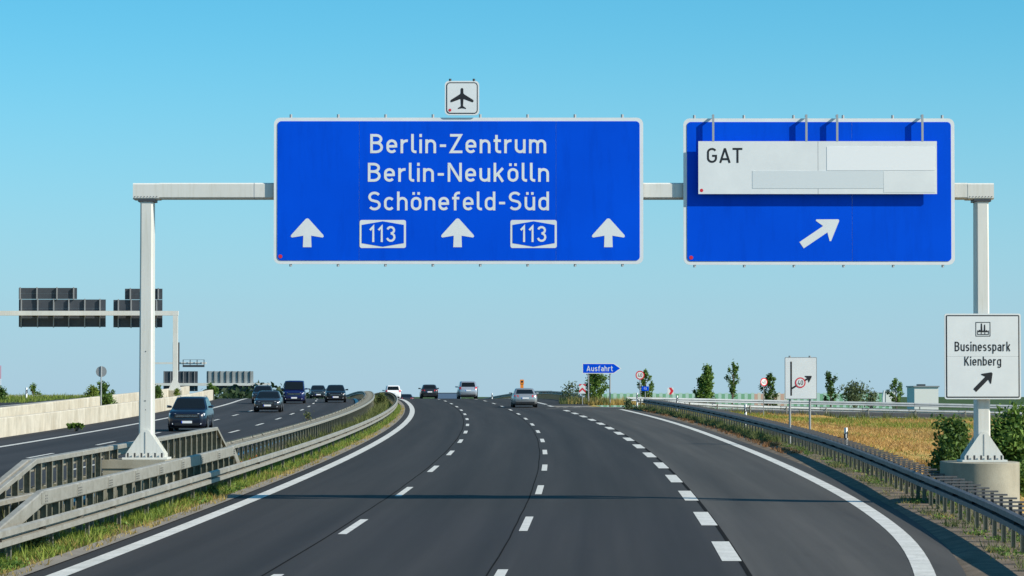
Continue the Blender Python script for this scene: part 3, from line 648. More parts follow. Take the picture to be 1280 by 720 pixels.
q = lambda u, v: (a.x + (b.x - a.x) * u, a.z + (b.z - a.z) * v)
flat([q(*t) for t in ((0.12, 0.30), (0.9, 0.30), (0.9, 0.44), (0.82, 0.36), (0.74, 0.46), (0.66, 0.37), (0.65, 0.82), (0.58, 0.82), (0.56, 0.42), (0.46, 0.4), (0.44, 0.9), (0.36, 0.9), (0.35, 0.4), (0.25, 0.48), (0.2, 0.38), (0.12, 0.44))], -0.003).build('factory_symbol', M['black'], r)
flat([q(*t) for t in ((0.12, 0.12), (0.9, 0.12), (0.9, 0.17), (0.12, 0.17))], -0.003).build('factory_symbol', M['black'], r)
for u in (0.12, 0.37, 0.61, 0.86): flat([q(*t) for t in ((u, 0.17), (u + 0.04, 0.17), (u + 0.04, 0.30), (u, 0.30))], -0.0035).build('factory_symbol', M['black'], r)
for zz in (0.4, 1.5): MB().box((rel(r, 1227, 400, BD).x, 0.09, zz), (0.36, 0.09, 0.06)).build('bracket', M['aluminium'], r)
# ------------------------------------------------------------------ guard rails
# profile of a rail: (depth behind the road face, height); local x = across (+x = away from the road side), y = along, z = up
WPROF = [(0.062, 0.0), (0.0, 0.025), (0.0, 0.118), (0.12, 0.125), (0.12, 0.18), (0.0, 0.187), (0.0, 0.285), (0.062, 0.31), (0.068, 0.31), (0.008, 0.288), (0.008, 0.186), (0.13, 0.176), (0.13, 0.129), (0.008, 0.119), (0.008, 0.022), (0.068, 0.0)]
BPROF = [(0.0, 0.0), (0.0, 0.23), (0.02, 0.25), (0.13, 0.25), (0.15, 0.23), (0.15, 0.0), (0.13, -0.02), (0.02, -0.02)]
CPROF = [(0.0, 0.0), (0.0, 0.085), (0.012, 0.10), (0.09, 0.10), (0.10, 0.085), (0.10, 0.0)]
def rail_mesh(prof, ln, flip, matl):
    s_ = -1 if flip else 1; mb = MB()
    mb.loft([[(s_ * a, y, b) for a, b in prof] for y in (0.0, ln)]); return mb.mesh('rail_beam', matl)
def along(p, q):                       # rotation that lays local +y from p to q
    d = (q - p).normalized(); return Quaternion((0, 0, 1), -math.atan2(d.x, d.y)) @ Quaternion((1, 0, 0), math.asin(d.z))
def rail_line(root, path, s0, s1, seg, height, prof, matl, flip=False, name='rail_beam'):
    """path(s) gives the point on the ground under the road face of the rail"""
    cache = {}; pts = []; s_ = s0
    while s_ < s1: pts.append(path(s_)); s_ += seg
    for p, q in zip(pts, pts[1:]):
        ln = round((q - p).length + 0.02, 2)
        if ln not in cache: cache[ln] = rail_mesh(prof, ln, flip, matl)
        link(name, cache[ln], root, p + Vector((0, 0, height)) - root.location, along(p, q))
def post_line(root, path, s0, s1, step, me, name='post', dz=0.0):
    s_ = s0
    while s_ < s1:
        p = path(s_); q = path(s_ + 0.5); d = q - p
        link(name, me, root, p + Vector((0, 0, dz)) - root.location, (0, 0, -math.atan2(d.x, d.y))); s_ += step
def sigma(w_=0.10, d_=0.055, h=0.8, matl=None, x=0.0):
    mb = MB(); t = 0.012                # open sigma/C section post, 0.1 m across the road
    mb.loft([[(x + w_/2, d_/2, z), (x - w_/2, d_/2, z), (x - w_/2, -d_/2, z), (x - w_/2 + t, -d_/2, z), (x - w_/2 + t, d_/2 - t, z), (x + w_/2 - t, d_/2 - t, z), (x + w_/2 - t, -d_/2, z), (x + w_/2, -d_/2, z)] for z in (-0.3, h)])
    return mb.mesh('post', matl or M['post'])
def offpath(f_, h=0.0): return lambda s_: P(f_(s_) if callable(f_) else f_, s_, h)
# right barrier: two beams, posts close together, spacers like rungs
r = empty('guardrail', P(8.9, 60), 0, 'double-sided steel guardrail with many posts along the right edge of the exit lane', 'guardrail', 'motorway guardrails')
pf = offpath(lambda y: interp(y, RAIL_R)); pb = offpath(lambda y: interp(y, RAIL_R) + 0.72)
rail_line(r, pf, 40, 236, 4.0, 0.44, WPROF, M['zinc_shade'])
pm = offpath(lambda y: interp(y, RAIL_R) + 0.19)
post_line(r, pm, 41, 233, 1.7, sigma(0.09, 0.05, h=0.70), dz=0.0)
sp = MB().box((0.30, 0, 0.715), (0.62, 0.10, 0.035)).mesh('spacer', M['zinc_shade'])
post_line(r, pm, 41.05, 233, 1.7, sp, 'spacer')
post_line(r, offpath(lambda y: interp(y, RAIL_R) + 0.68), 41.05, 150, 1.7, sigma(0.07, 0.05, h=0.69, matl=M['zinc_shade']), 'rear_post')
# rail along the near side of the median
r = empty('guardrail', P(-7.95, 60), 0, 'low guardrail of two pale strips along the left edge of our lanes', 'guardrail', 'motorway guardrails')
ML = -7.98
rail_line(r, offpath(ML), 36, 420, 4.0, 0.36, WPROF, M['zinc'], flip=True)
post_line(r, offpath(ML - 0.19), 37.6, 400, 4.0, sigma(0.08, 0.05, h=0.62))
# ladder barrier on the far side of the median
r = empty('guardrail', P(-10.2, 60), 0, 'ladder-like double guardrail between the median and the oncoming lanes', 'guardrail', 'motorway guardrails')
for a, b in ((45, 66), (101, 420)):
    rail_line(r, offpath(-9.75), a, b, 4.0, 0.65, CPROF, M['zinc'], flip=True, name='top_rail')
    rail_line(r, offpath(-10.55), a, b, 4.0, 0.44, WPROF, M['zinc'])
    post_line(r, offpath(-9.88), a, min(b, 380), 1.6, sigma(h=0.74)); 
    spm = MB().box((-0.27, 0, 0.70), (0.50, 0.10, 0.025)).mesh('spacer', M['zinc']); post_line(r, offpath(-9.88), a, min(b, 330), 1.6, spm, 'spacer')
# raised rails round the foundation in the median
BOLT = MB().box((0, 0, 0), (0.02, 0.028, 0.028)).mesh('bolt', M['dark_steel'])
SPLICE = MB().box((0.003, 0.3, 0.115), (0.006, 0.56, 0.20)).mesh('splice_plate', M['zinc'])
def raised(label, off, flip, hgt, y0, y1, y2, y3, step, matl, hole=None, two=False, back=False):
    r = empty('raised_guardrail', P(off, y0), 0, label, 'guardrail', 'raised rails round the gantry post')
    def hp(y):
        t = hgt if y1 <= y <= y2 else (0.42 + (hgt - 0.42) * (y - y0) / (y1 - y0) if y < y1 else hgt - (hgt - 0.42) * (y - y2) / (y3 - y2)); return t
    st = [y0] + frange(y1, y2, 4.0) + [y3]
    for a, b in zip(st, st[1:]):
        if hole and a >= hole[0] - 0.1 and b <= hole[1] + 0.1: continue
        p = P(off, a, hp(a) - 0.23); q = P(off, b, hp(b) - 0.23)
        bo = link('rail_beam', rail_mesh(BPROF, round((q - p).length + 0.01, 2), flip, matl), r, p - r.location, along(p, q))
        if not back and y1 <= a < y2:
            for yy in (0.10, 0.24, 3.72, 3.86):
                for zz in (0.05, 0.10, 0.15): link('bolt', BOLT, bo, ((0.004 if flip else -0.004), yy, zz))
            link('splice_plate', SPLICE, bo, (0.002, -0.3, 0.0))
    s_ = -1 if flip else 1; y = y0 + 0.6
    pm_ = {}
    while y < y3 - 0.2:
        if not (hole and hole[0] < y < hole[1]):
            ph = round(hp(y) - (0.06 if back else 0.25), 2)
            if ph not in pm_: pm_[ph] = sigma(0.14, 0.09, ph, M['post'])
            link('post', pm_[ph], r, P(off + (0.085 if back else s_ * 0.10), y) - r.location)
            if two and y1 < y < y2: link('spacer', SPB, r, P(off + s_ * 0.10, y, 0.62) - r.location)
        y += step
    if two:
        for a, b in zip(st[1:-1], st[2:-1]):
            p = P(off + s_ * 0.32, a, 0.44); q = P(off + s_ * 0.32, b, 0.44)
            link('lower_beam', rail_mesh(WPROF, round((q - p).length + 0.01, 2), not flip, M['zinc']), r, p - r.location, along(p, q))
    if back:
        for a, b in zip(st, st[1:]):
            if hole and a >= hole[0] - 0.1 and b <= hole[1] + 0.1: continue
            p = P(off + 0.17, a, hp(a) - 0.06); q = P(off + 0.17, b, hp(b) - 0.06)
            link('top_rail', rail_mesh(CPROF, round((q - p).length + 0.01, 2), True, M['zinc']), r, p - r.location, along(p, q))
    return r
SPB = MB().box((-0.15, 0, 0), (0.2, 0.1, 0.16)).mesh('spacer', M['post'])
raised('raised box-beam rail in front of the left gantry foundation, sloping down at its near end', -8.45, True, 1.03, 53.0, 58.5, 89.5, 91.5, 1.34, M['zinc'])
raised('tall raised rail with dark posts behind the left gantry foundation', -10.15, True, 1.34, 58.5, 66.5, 99.5, 103.5, 1.34, M['zinc'], hole=(78.4, 82.6), two=True, back=True)
# main road barrier beyond the exit
r = empty('guardrail', P(7.1, 275), 0, 'dark guardrail with dense posts on the crest, just past the exit', 'guardrail', 'motorway guardrails')
pf = offpath(7.3)
rail_line(r, pf, 276, 430, 4.0, 0.44, WPROF, M['zinc']); post_line(r, offpath(7.49), 277, 420, 1.34, sigma(h=0.72))
p = P(7.3, 276.2, 0.44); q = P(8.1, 268, -0.1); link('rail_beam', rail_mesh(WPROF, (q - p).length, True, M['zinc']), r, p - r.location, along(p, q))
# ramp rails: bright, posts 4 m apart
for side, lab, s0 in ((3.05, 'pale guardrail on the inner, meadow side of the exit ramp bend', 4), (-3.75, 'pale guardrail on the outer side of the exit ramp bend', 18)):
    rp = lambda s_, q=side: ramp_path(q, s_)
    r = empty('ramp_guardrail', rp(s0), 0, lab, 'guardrail', 'guardrails of the exit ramp')
    rail_line(r, rp, s0, RLEN, 4.0, 0.44, WPROF, M['zinc_new'], flip=side < 0)
    post_line(r, lambda s_, q=side: ramp_path(q + (0.19 if q > 0 else -0.19), s_), s0 + 0.5, RLEN - 4, 4.0 if side > 0 else 4.0, sigma(h=0.72, matl=M['zinc']))
# ------------------------------------------------------------------ walls on the left
def wall(name, label, off, y0, y1, h0, h1, th, seg):
    r = empty(name, P(off, y0), 0, label, 'wall', 'concrete walls by the oncoming lanes'); n = int((y1 - y0) / seg)
    for i in range(n):
        a = y0 + seg * i; b = a + seg - 0.025; mb = MB(); rings = []
        for y, e in ((a, 0), (b, 0)):
            p = [P(off - 0.0, y, -0.3), P(off, y, h0(y) - 0.03), P(off - 0.03, y, h0(y)), P(off - th + 0.03, y, h0(y)), P(off - th, y, h0(y) - 0.03), P(off - th, y, -0.3)]
            rings.append([tuple(v - r.location) for v in p])
        mb.loft(rings); mb.build('wall_panel', M['concrete_wall'], r)
    return r
wall('concrete_barrier', 'low pale concrete barrier beside the oncoming carriageway', -24.2, 96, 296, lambda y: 0.88 + 0.02 * math.sin(y * 0.07), None, 0.35, 5.0)
wall('retaining_wall', 'set-back concrete retaining wall holding the upper road on the left', -25.9, 96, 286, lambda y: 1.12 + 0.16 * smooth(130, 210, y), None, 0.4, 5.0)
# ------------------------------------------------------------------ gantries beyond, seen from behind
def back_panel(root, x0, y0, x1, y1, D, ribs, pale=False, name='sign_panel', rows=2):
    a = pix(x0, y1, D) - root.location; b = pix(x1, y0, D) - root.location
    n = max(2, rows); mt = M['sign_back_pale'] if pale else M['sign_back']
    for i in range(n):
        z0 = a.z + (b.z - a.z) * i / n; z1 = a.z + (b.z - a.z) * (i + 1) / n - 0.003
        MB().prism([(a.x, z0), (b.x, z0), (b.x, z1), (a.x, z1)], 0.30, 0.34).build(name, mt, root)
    for rx in ribs:
        p = pix(rx, y0, D) - root.location
        MB().box((p.x, 0.20, (a.z + b.z) / 2), (0.08, 0.19, b.z - a.z + 0.1)).build('bracket', M['dark_steel'] if pale else M['grey_post'], root)
def far_gantry(label, D, beam_px, post_px, postz0, bh, bw=0.32, postw=0.36):
    a = pix(beam_px[0], beam_px[2], D); b = pix(beam_px[1], beam_px[2], D); pp = pix(post_px, beam_px[2], D)
    r = empty('far_gantry', (pp.x, D, postz0), 0, label, 'gantry', 'gantries over the opposite lanes')
    MB().box(((a.x + b.x) / 2 - pp.x, 0, a.z - postz0), (b.x - a.x, 0.5, bh)).build('beam', M['white_steel'], r)
    hgt = a.z - bh / 2 - postz0
    po = MB().box((0, 0, hgt / 2 + 0.02), (postw, 0.5, hgt - 0.05)).build('post', M['white_steel'], r)
    MB().prism([(-0.5, 0.01), (0.5, 0.01), (0.5, 0.1), (0.14, 0.9), (-0.14, 0.9), (-0.5, 0.1)], -0.30, -0.26).build('gusset', M['white_steel'], po)
    if beam_px[0] != 186:
        MB().box((a.x - pp.x + 0.4, 0, hgt / 2 + 0.02), (postw, 0.5, hgt - 0.05)).build('post', M['white_steel'], r)
    return r
D2 = 255.0
pz = pix(219, 488, D2)
r = far_gantry('white gantry with dark sign backs standing behind the left wall', D2, (-60, 223, 391.5), 219.5, pz.z, 0.36)
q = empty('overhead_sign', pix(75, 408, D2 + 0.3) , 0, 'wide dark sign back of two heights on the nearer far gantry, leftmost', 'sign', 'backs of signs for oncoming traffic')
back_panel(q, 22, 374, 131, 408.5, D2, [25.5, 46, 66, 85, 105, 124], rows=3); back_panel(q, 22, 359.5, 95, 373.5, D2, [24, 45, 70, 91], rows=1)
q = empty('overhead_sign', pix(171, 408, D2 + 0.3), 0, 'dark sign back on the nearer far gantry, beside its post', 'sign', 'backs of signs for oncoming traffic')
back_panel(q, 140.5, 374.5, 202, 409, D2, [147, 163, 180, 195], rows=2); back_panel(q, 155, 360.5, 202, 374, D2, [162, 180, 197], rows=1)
a = pix(215.8, 463.5, D2 + 0.45); b = pix(224.4, 428, D2 + 0.45)
q = empty('overhead_sign', ((a.x + b.x) / 2, D2 + 0.45, a.z), 0, 'narrow upright dark sign back fixed to the post of the nearer far gantry', 'sign', 'backs of signs for oncoming traffic')
MB().prism([(-(b.x - a.x) / 2, 0), ((b.x - a.x) / 2, 0), ((b.x - a.x) / 2, b.z - a.z), (-(b.x - a.x) / 2, b.z - a.z)], 0.0, 0.05).build('sign_panel', M['sign_back'], q)
for zz in (0.3, 1.0, b.z - a.z - 0.3): MB().box((0, -0.10, zz), (0.44, 0.18, 0.06)).build('bracket', M['dark_steel'], q)
tag(MB().loft([[(-0.8, -0.5, z), (0.5, -0.5, z), (0.5, 0.5, z), (-0.8, 0.5, z)] for z in (-1.6, -0.01)]).build('concrete_foundation', M['concrete'], loc=(pz.x, D2, pz.z)), 'dark concrete footing of the nearer far gantry behind the wall', 'foundation', 'gantry foundations')
D4 = 520.0
r = far_gantry('distant white gantry crossing behind the crest with two sign backs', D4, (184, 337.5, 480.5), 336, zr(D4), 0.42)
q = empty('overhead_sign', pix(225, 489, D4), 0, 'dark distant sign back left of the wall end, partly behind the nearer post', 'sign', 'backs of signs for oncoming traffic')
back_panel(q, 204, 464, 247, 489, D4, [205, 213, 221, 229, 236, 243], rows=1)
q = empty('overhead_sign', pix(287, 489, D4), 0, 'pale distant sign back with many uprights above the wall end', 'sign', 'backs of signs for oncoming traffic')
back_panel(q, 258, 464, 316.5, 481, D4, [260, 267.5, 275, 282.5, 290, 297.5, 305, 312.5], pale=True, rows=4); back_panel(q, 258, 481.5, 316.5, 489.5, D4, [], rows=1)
for rx in (267.5, 282.5, 297.5, 312.5): 
    p = pix(rx, 491, D4) - q.location; MB().box((p.x, 0.2, p.z + 0.5), (0.09, 0.15, 1.0)).build('bracket', M['dark_steel'], q)
D3 = 470.0
r = far_gantry('thin white cantilever arm ending in a small sign box', D3, (186, 258, 454), 188, -5.5, 0.26)
a = pix(229, 459, D3); b = pix(256, 449.5, D3)
q = empty('overhead_sign', ((a.x + b.x) / 2, D3 - 0.6, a.z), 0, 'small boxed sign back at the end of the cantilever arm', 'sign', 'backs of signs for oncoming traffic')
hw_ = (b.x - a.x) / 2; hh_ = b.z - a.z
MB().box((0, 0, hh_ * 0.15), (hw_ * 2, 0.5, hh_ * 0.28)).build('walkway', M['dark_steel'], q)
for i in range(4): MB().box((-hw_ + 0.05 + (2 * hw_ - 0.1) * i / 3, 0, hh_ * 0.64), (0.09, 0.3, hh_ * 0.68)).build('upright', M['dark_steel'], q)
MB().box((0, 0, hh_ - 0.03), (hw_ * 2, 0.06, 0.05)).build('top_rail', M['dark_steel'], q)
# ------------------------------------------------------------------ roadside signs
def tube_post(root, x, z0, z1, rad=0.045, y=0.06, matl=None): return MB().tube([(x, y, z0), (x, y, z1)], rad, 8).build('post', matl or M['grey_post'], root)
def ground_at(X, y): return tz(X - spine(y), y)
# diagram board: exit at 40
D = 132.0; a = pix(981, 499, D); b = pix(1021, 446.5, D); gx = (a.x + b.x) / 2; g0 = ground_at(gx, D)
r = empty('diagram_sign', (gx, D, g0), 0, 'white board showing a lane branching right with a round 40 limit', 'sign')
wd = (b.x - a.x) / 2; z0 = a.z - g0; z1 = b.z - g0
MB().prism(rrect(-wd, z0, wd, z1, 0.04), 0.008, 0.04).build('frame', M['grey_post'], r)
flat(rrect(-wd + 0.025, z0 + 0.025, wd - 0.025, z1 - 0.025, 0.03), 0.004).build('panel', M['sign_white'], r)
q = lambda x, y: (pix(x, y, D).x - gx, pix(x, y, D).z - g0)
s0, s1 = q(988, 494.5), q(989.9, 452); flat([(s0[0], s0[1]), (s1[0], s0[1]), (s1[0], s1[1]), (s0[0], s1[1])], 0.0).build('lane_line', M['black'], r)
t0, t1 = q(989.8, 485.6), q(1014.5, 470.3); diag_arrow(t0, t1, 0.036, 0.14, 0.24, -0.003).build('arrow', M['black'], r)
c0 = q(1000.4, 478.3); rd = 6.6 * D / F
so = flat(circle(c0[0], c0[1], rd, 28), -0.006).build('limit_ring', M['red'], r)
flat(circle(c0[0], c0[1], rd * 0.77, 28), -0.009).build('limit_disc', M['sign_white'], so)
letters('40', 'digit', M['black'], so, c0[0] - rd * 0.52, c0[0] + rd * 0.52, c0[1] - rd * 0.45, c0[1] + rd * 0.45, 0.14, -0.012)
for x in (987.5, 1012.5): xx = q(x, 480)[0]; tube_post(r, xx, -0.3, z1 + 0.06, 0.045, 0.09)
# exit arrow board
D = 263.0; a = pix(728.5, 466.8, D); b = pix(776.5, 454.5, D); g0 = zr(D) - 0.1
r = empty('exit_arrow_sign', (a.x, D, g0), 0, 'blue arrow-shaped board reading Ausfahrt on two posts in the gore', 'sign')
q = lambda x, y: (pix(x, y, D).x - a.x, pix(x, y, D).z - g0)
o5 = [q(728, 467), q(767.5, 467), q(776.8, 460.5), q(767.5, 454), q(728, 454)]; i5 = [q(728.9, 466.1), q(767.1, 466.1), q(775.2, 460.5), q(767.1, 454.9), q(728.9, 454.9)]
MB().prism(o5, 0.006, 0.04).build('frame', M['sign_white'], r); flat(i5, 0.0).build('panel', M['sign_blue'], r)
t0, t1 = q(733.2, 464), q(766, 457.2); letters('Ausfahrt', 'letter', M['sign_white'], r, t0[0], t1[0], t0[1], t1[1], 0.13, -0.004)
for x in (735.5, 762.5): tube_post(r, q(x, 460)[0], -0.4, q(0, 456)[1], 0.06, 0.10)
# speed limit signs
def limit(label, x, y, D, rad_px, g0, yaw=0.0):
    c = pix(x, y, D); r = empty('speed_limit_sign', (c.x, D, g0), yaw, label, 'sign', 'round 40 limit signs'); z = c.z - g0; rd = rad_px * D / F
    MB().prism(circle(0, z, rd, 28), 0.004, 0.03).build('limit_ring', M['red'], r); flat(circle(0, z, rd * 0.76, 28), 0.0).build('limit_disc', M['sign_white'], r)
    letters('40', 'digit', M['black'], r, -rd * 0.5, rd * 0.5, z - rd * 0.42, z + rd * 0.42, 0.14, -0.004)
    tube_post(r, 0, -0.3, z + rd * 0.6, 0.035, 0.07); return r
limit('round red-rimmed 40 sign beside a small tree on the outer side of the ramp', 800, 469, 262.0, 5.6, 1.6)
limit('round red-rimmed 40 sign standing in the meadow in front of the ramp rail', 955, 477.5, 244.0, 5.2, ground_at(pix(955, 477, 244).x, 244.0), 0.5)
def board(name, label, x0, y0, x1, y1, D, matl, group=None):
    a = pix(x0, y1, D); b = pix(x1, y0, D); X = (a.x + b.x) / 2; g0 = min(ground_at(X, D), a.z - 0.3)
    r = empty(name, (X, D, g0), 0, label, 'sign', group); wd = (b.x - a.x) / 2; z0, z1 = a.z - g0, b.z - g0
    MB().prism([(-wd, z0), (wd, z0), (wd, z1), (-wd, z1)], 0.004, 0.03).build('panel', matl, r); tube_post(r, 0, -0.3, z1 - 0.05, 0.035, 0.07)
    return r, wd, z0, z1
r, wd, z0, z1 = board('chevron_sign', 'red and white upward chevron board at the nose of the gore', 724, 480, 732, 492, 259.0, M['sign_white'], 'red and white chevron boards')
hgt = z1 - z0
for zz in (0.30, 0.95):
    p = [(-wd, z0 + hgt * (zz - 0.22)), (0, z0 + hgt * (zz + 0.1)), (wd, z0 + hgt * (zz - 0.22)), (wd, z0 + hgt * min(1, zz + 0.02)), (0, z0 + hgt * min(1.0, zz + 0.34)), (-wd, z0 + hgt * min(1, zz + 0.02))]
    if zz > 0.9: p = [(-wd, z0 + hgt * 0.74), (0, z1), (-wd, z1)]; flat([(wd, z0 + hgt * 0.74), (wd, z1), (0, z1)], 0.0).build('chevron', M['red'], r)
    flat(p, 0.0).build('chevron', M['red'], r)
r, wd, z0, z1 = board('chevron_sign', 'red and white rightward chevron board above the ramp rail', 834.5, 484.5, 842, 493, 266.0, M['sign_white'], 'red and white chevron boards')
zc = (z0 + z1) / 2; flat([(-wd * 0.6, z0), (wd * 0.25, z0), (wd, zc), (wd * 0.25, z1), (-wd * 0.6, z1), (wd * 0.05, zc)], 0.0).build('chevron', M['red'], r)
r, wd, z0, z1 = board('location_sign', 'tiny blue plate on a post by the end of the dark guardrail', 802, 483, 811, 488.5, 240.0, M['sign_blue'])
letters('13', 'digit', M['sign_white'], r, -wd * 0.4, wd * 0.4, z0 + (z1 - z0) * 0.28, z0 + (z1 - z0) * 0.72, 0.2, -0.002)
# round sign seen from behind, left
D = 190.0; c = pix(126.5, 464.5, D); g0 = P(-24.9, D, 0.0).z
r = empty('round_sign_back', (c.x, D, g0), 0, 'grey back of a round sign on a pole behind the left wall', 'sign')
z = c.z - g0; MB().prism(circle(0, z, 6.8 * D / F, 24), 0.03, 0.06).build('sign_disc', M['grey_post'], r); tube_post(r, 0, -0.2, z + 0.32, 0.04, 0.0, M['aluminium'])
# delineator posts
def delineator(x, ytop, D, label, hgt=None, dark=True):
    p = pix(x, ytop, D); g0 = ground_at(p.x, D) if hgt is None else p.z - hgt
    r = empty('delineator_post', (p.x, D, g0), 0, label, 'marker post', 'white marker posts'); h = p.z - g0; k_ = 0.062
    prof = [(-k_, 0.05), (0, -0.055), (k_, 0.05)]
    def sec(za, zb, m_, nm, e=0.0, sl=0.0): MB().loft([[(x_ * (1 + e), y_ * (1 + e), z_ + sl * x_) for x_, y_ in prof] for z_ in (za, zb)]).build(nm, m_, r)
    sec(-0.2, h, M['white_plastic'], 'post_body'); sec(h - 0.42, h - 0.17, M['black'], 'black_band', 0.10, 0.9)
    MB().box((0.0, -0.064, h - 0.29), (0.035, 0.012, 0.15)).build('reflector', M['sign_white'], r)
delineator(1057.5, 534.5, 114.0, 'white marker post with black band behind the near guardrail')
delineator(932, 505.5, 170.0, 'white marker post with black band left of the diagram board')
delineator(846.5, 494.5, 228.0, 'white marker post by the far end of the dark guardrail', 1.0)
delineator(796.5, 491.0, 250.0, 'small white marker post left of the tiny blue plate', 1.0)
delineator(615, 491.5, 312.0, 'white marker post on the crest beside the silver van', 1.0)
delineator(33, 484.5, 215.0, 'white marker post on the grass bank at the far left', 1.0)
delineator(115, 485.5, 224.0, 'white marker post among the bushes behind the left wall', 1.0)
# emergency phone
D = 318.0; a = pix(649.3, 487.5, D); b = pix(655.5, 474.5, D); X = (a.x + b.x) / 2; g0 = zr(D)
r = empty('emergency_phone', (X, D, g0), 0, 'orange emergency phone pillar rising behind the silver saloon', 'phone'); wd = (b.x - a.x) / 2 * 0.8
MB().loft([[(-wd * k_, -wd * k_, z), (wd * k_, -wd * k_, z), (wd * k_, wd * k_, z), (-wd * k_, wd * k_, z)] for z, k_ in ((0, 0.8), (b.z - g0 - 0.45, 0.8), (b.z - g0 - 0.42, 1.0), (b.z - g0, 0.95))]).build('housing', M['orange'], r)
MB().box((0.02, -wd - 0.005, b.z - g0 - 0.2), (wd, 0.02, 0.16)).build('speech_grille', M['trim'], r)
# rail and post behind the left upper road
r = empty('guardrail', pix(60, 497, 232), 0, 'thin pale guardrail on the grass bank at the far left', 'guardrail', 'motorway guardrails')
lp = lambda s_: pix(0, 0, 1) * 0 + Vector((pix(-20 + s_ * 4.0, 495, 230 + s_ * 0.35).x, 230 + s_ * 0.35, pix(0, 493.5, 230 + s_ * 0.35).z - 0.75))
rail_line(r, lp, 0, 36, 1.0 * 2.2, 0.44, WPROF, M['zinc_new']); post_line(r, lp, 0.2, 34, 2.2, sigma(h=0.7, matl=M['zinc']))
# ------------------------------------------------------------------ cars
def paintmat(name, c, metal=0.0):
    m = mat(name, c, 0.32, metal=metal, spec=0.5, coat=0.45); return m
def oct_ring(x, y0, y1, z, c=0.12):
    return [(-x + c, y0, z), (x - c, y0, z), (x, y0 + c * 1.6, z), (x, y1 - c * 1.6, z), (x - c, y1, z), (-x + c, y1, z), (-x, y1 - c * 1.6, z), (-x, y0 + c * 1.6, z)]
def lerp3(a, b, t): return tuple(a[i] + (b[i] - a[i]) * t for i in range(3))
def pane(root, a, b, c, d, name, u0, u1, v0, v1, matl, lift=0.008, parent=None):
    """pane on the quad a b (bottom) c d (top): u along, v up"""
    def pt(u, v): return Vector(lerp3(lerp3(a, b, u), lerp3(d, c, u), v))
    n = (pt(1, 0) - pt(0, 0)).cross(pt(0, 1) - pt(0, 0)).normalized(); q = [pt(u0, v0), pt(u1, v0), pt(u1, v1), pt(u0, v1)]
    ctr = (pt(0.5, 0.5)); 
    if n.dot(Vector((ctr.x, ctr.y, 0))) < 0: n = -n
    mb = MB(); mb.loft([[tuple(p) for p in q], [tuple(p + n * lift) for p in q]]); return mb.build(name, matl, parent or root)
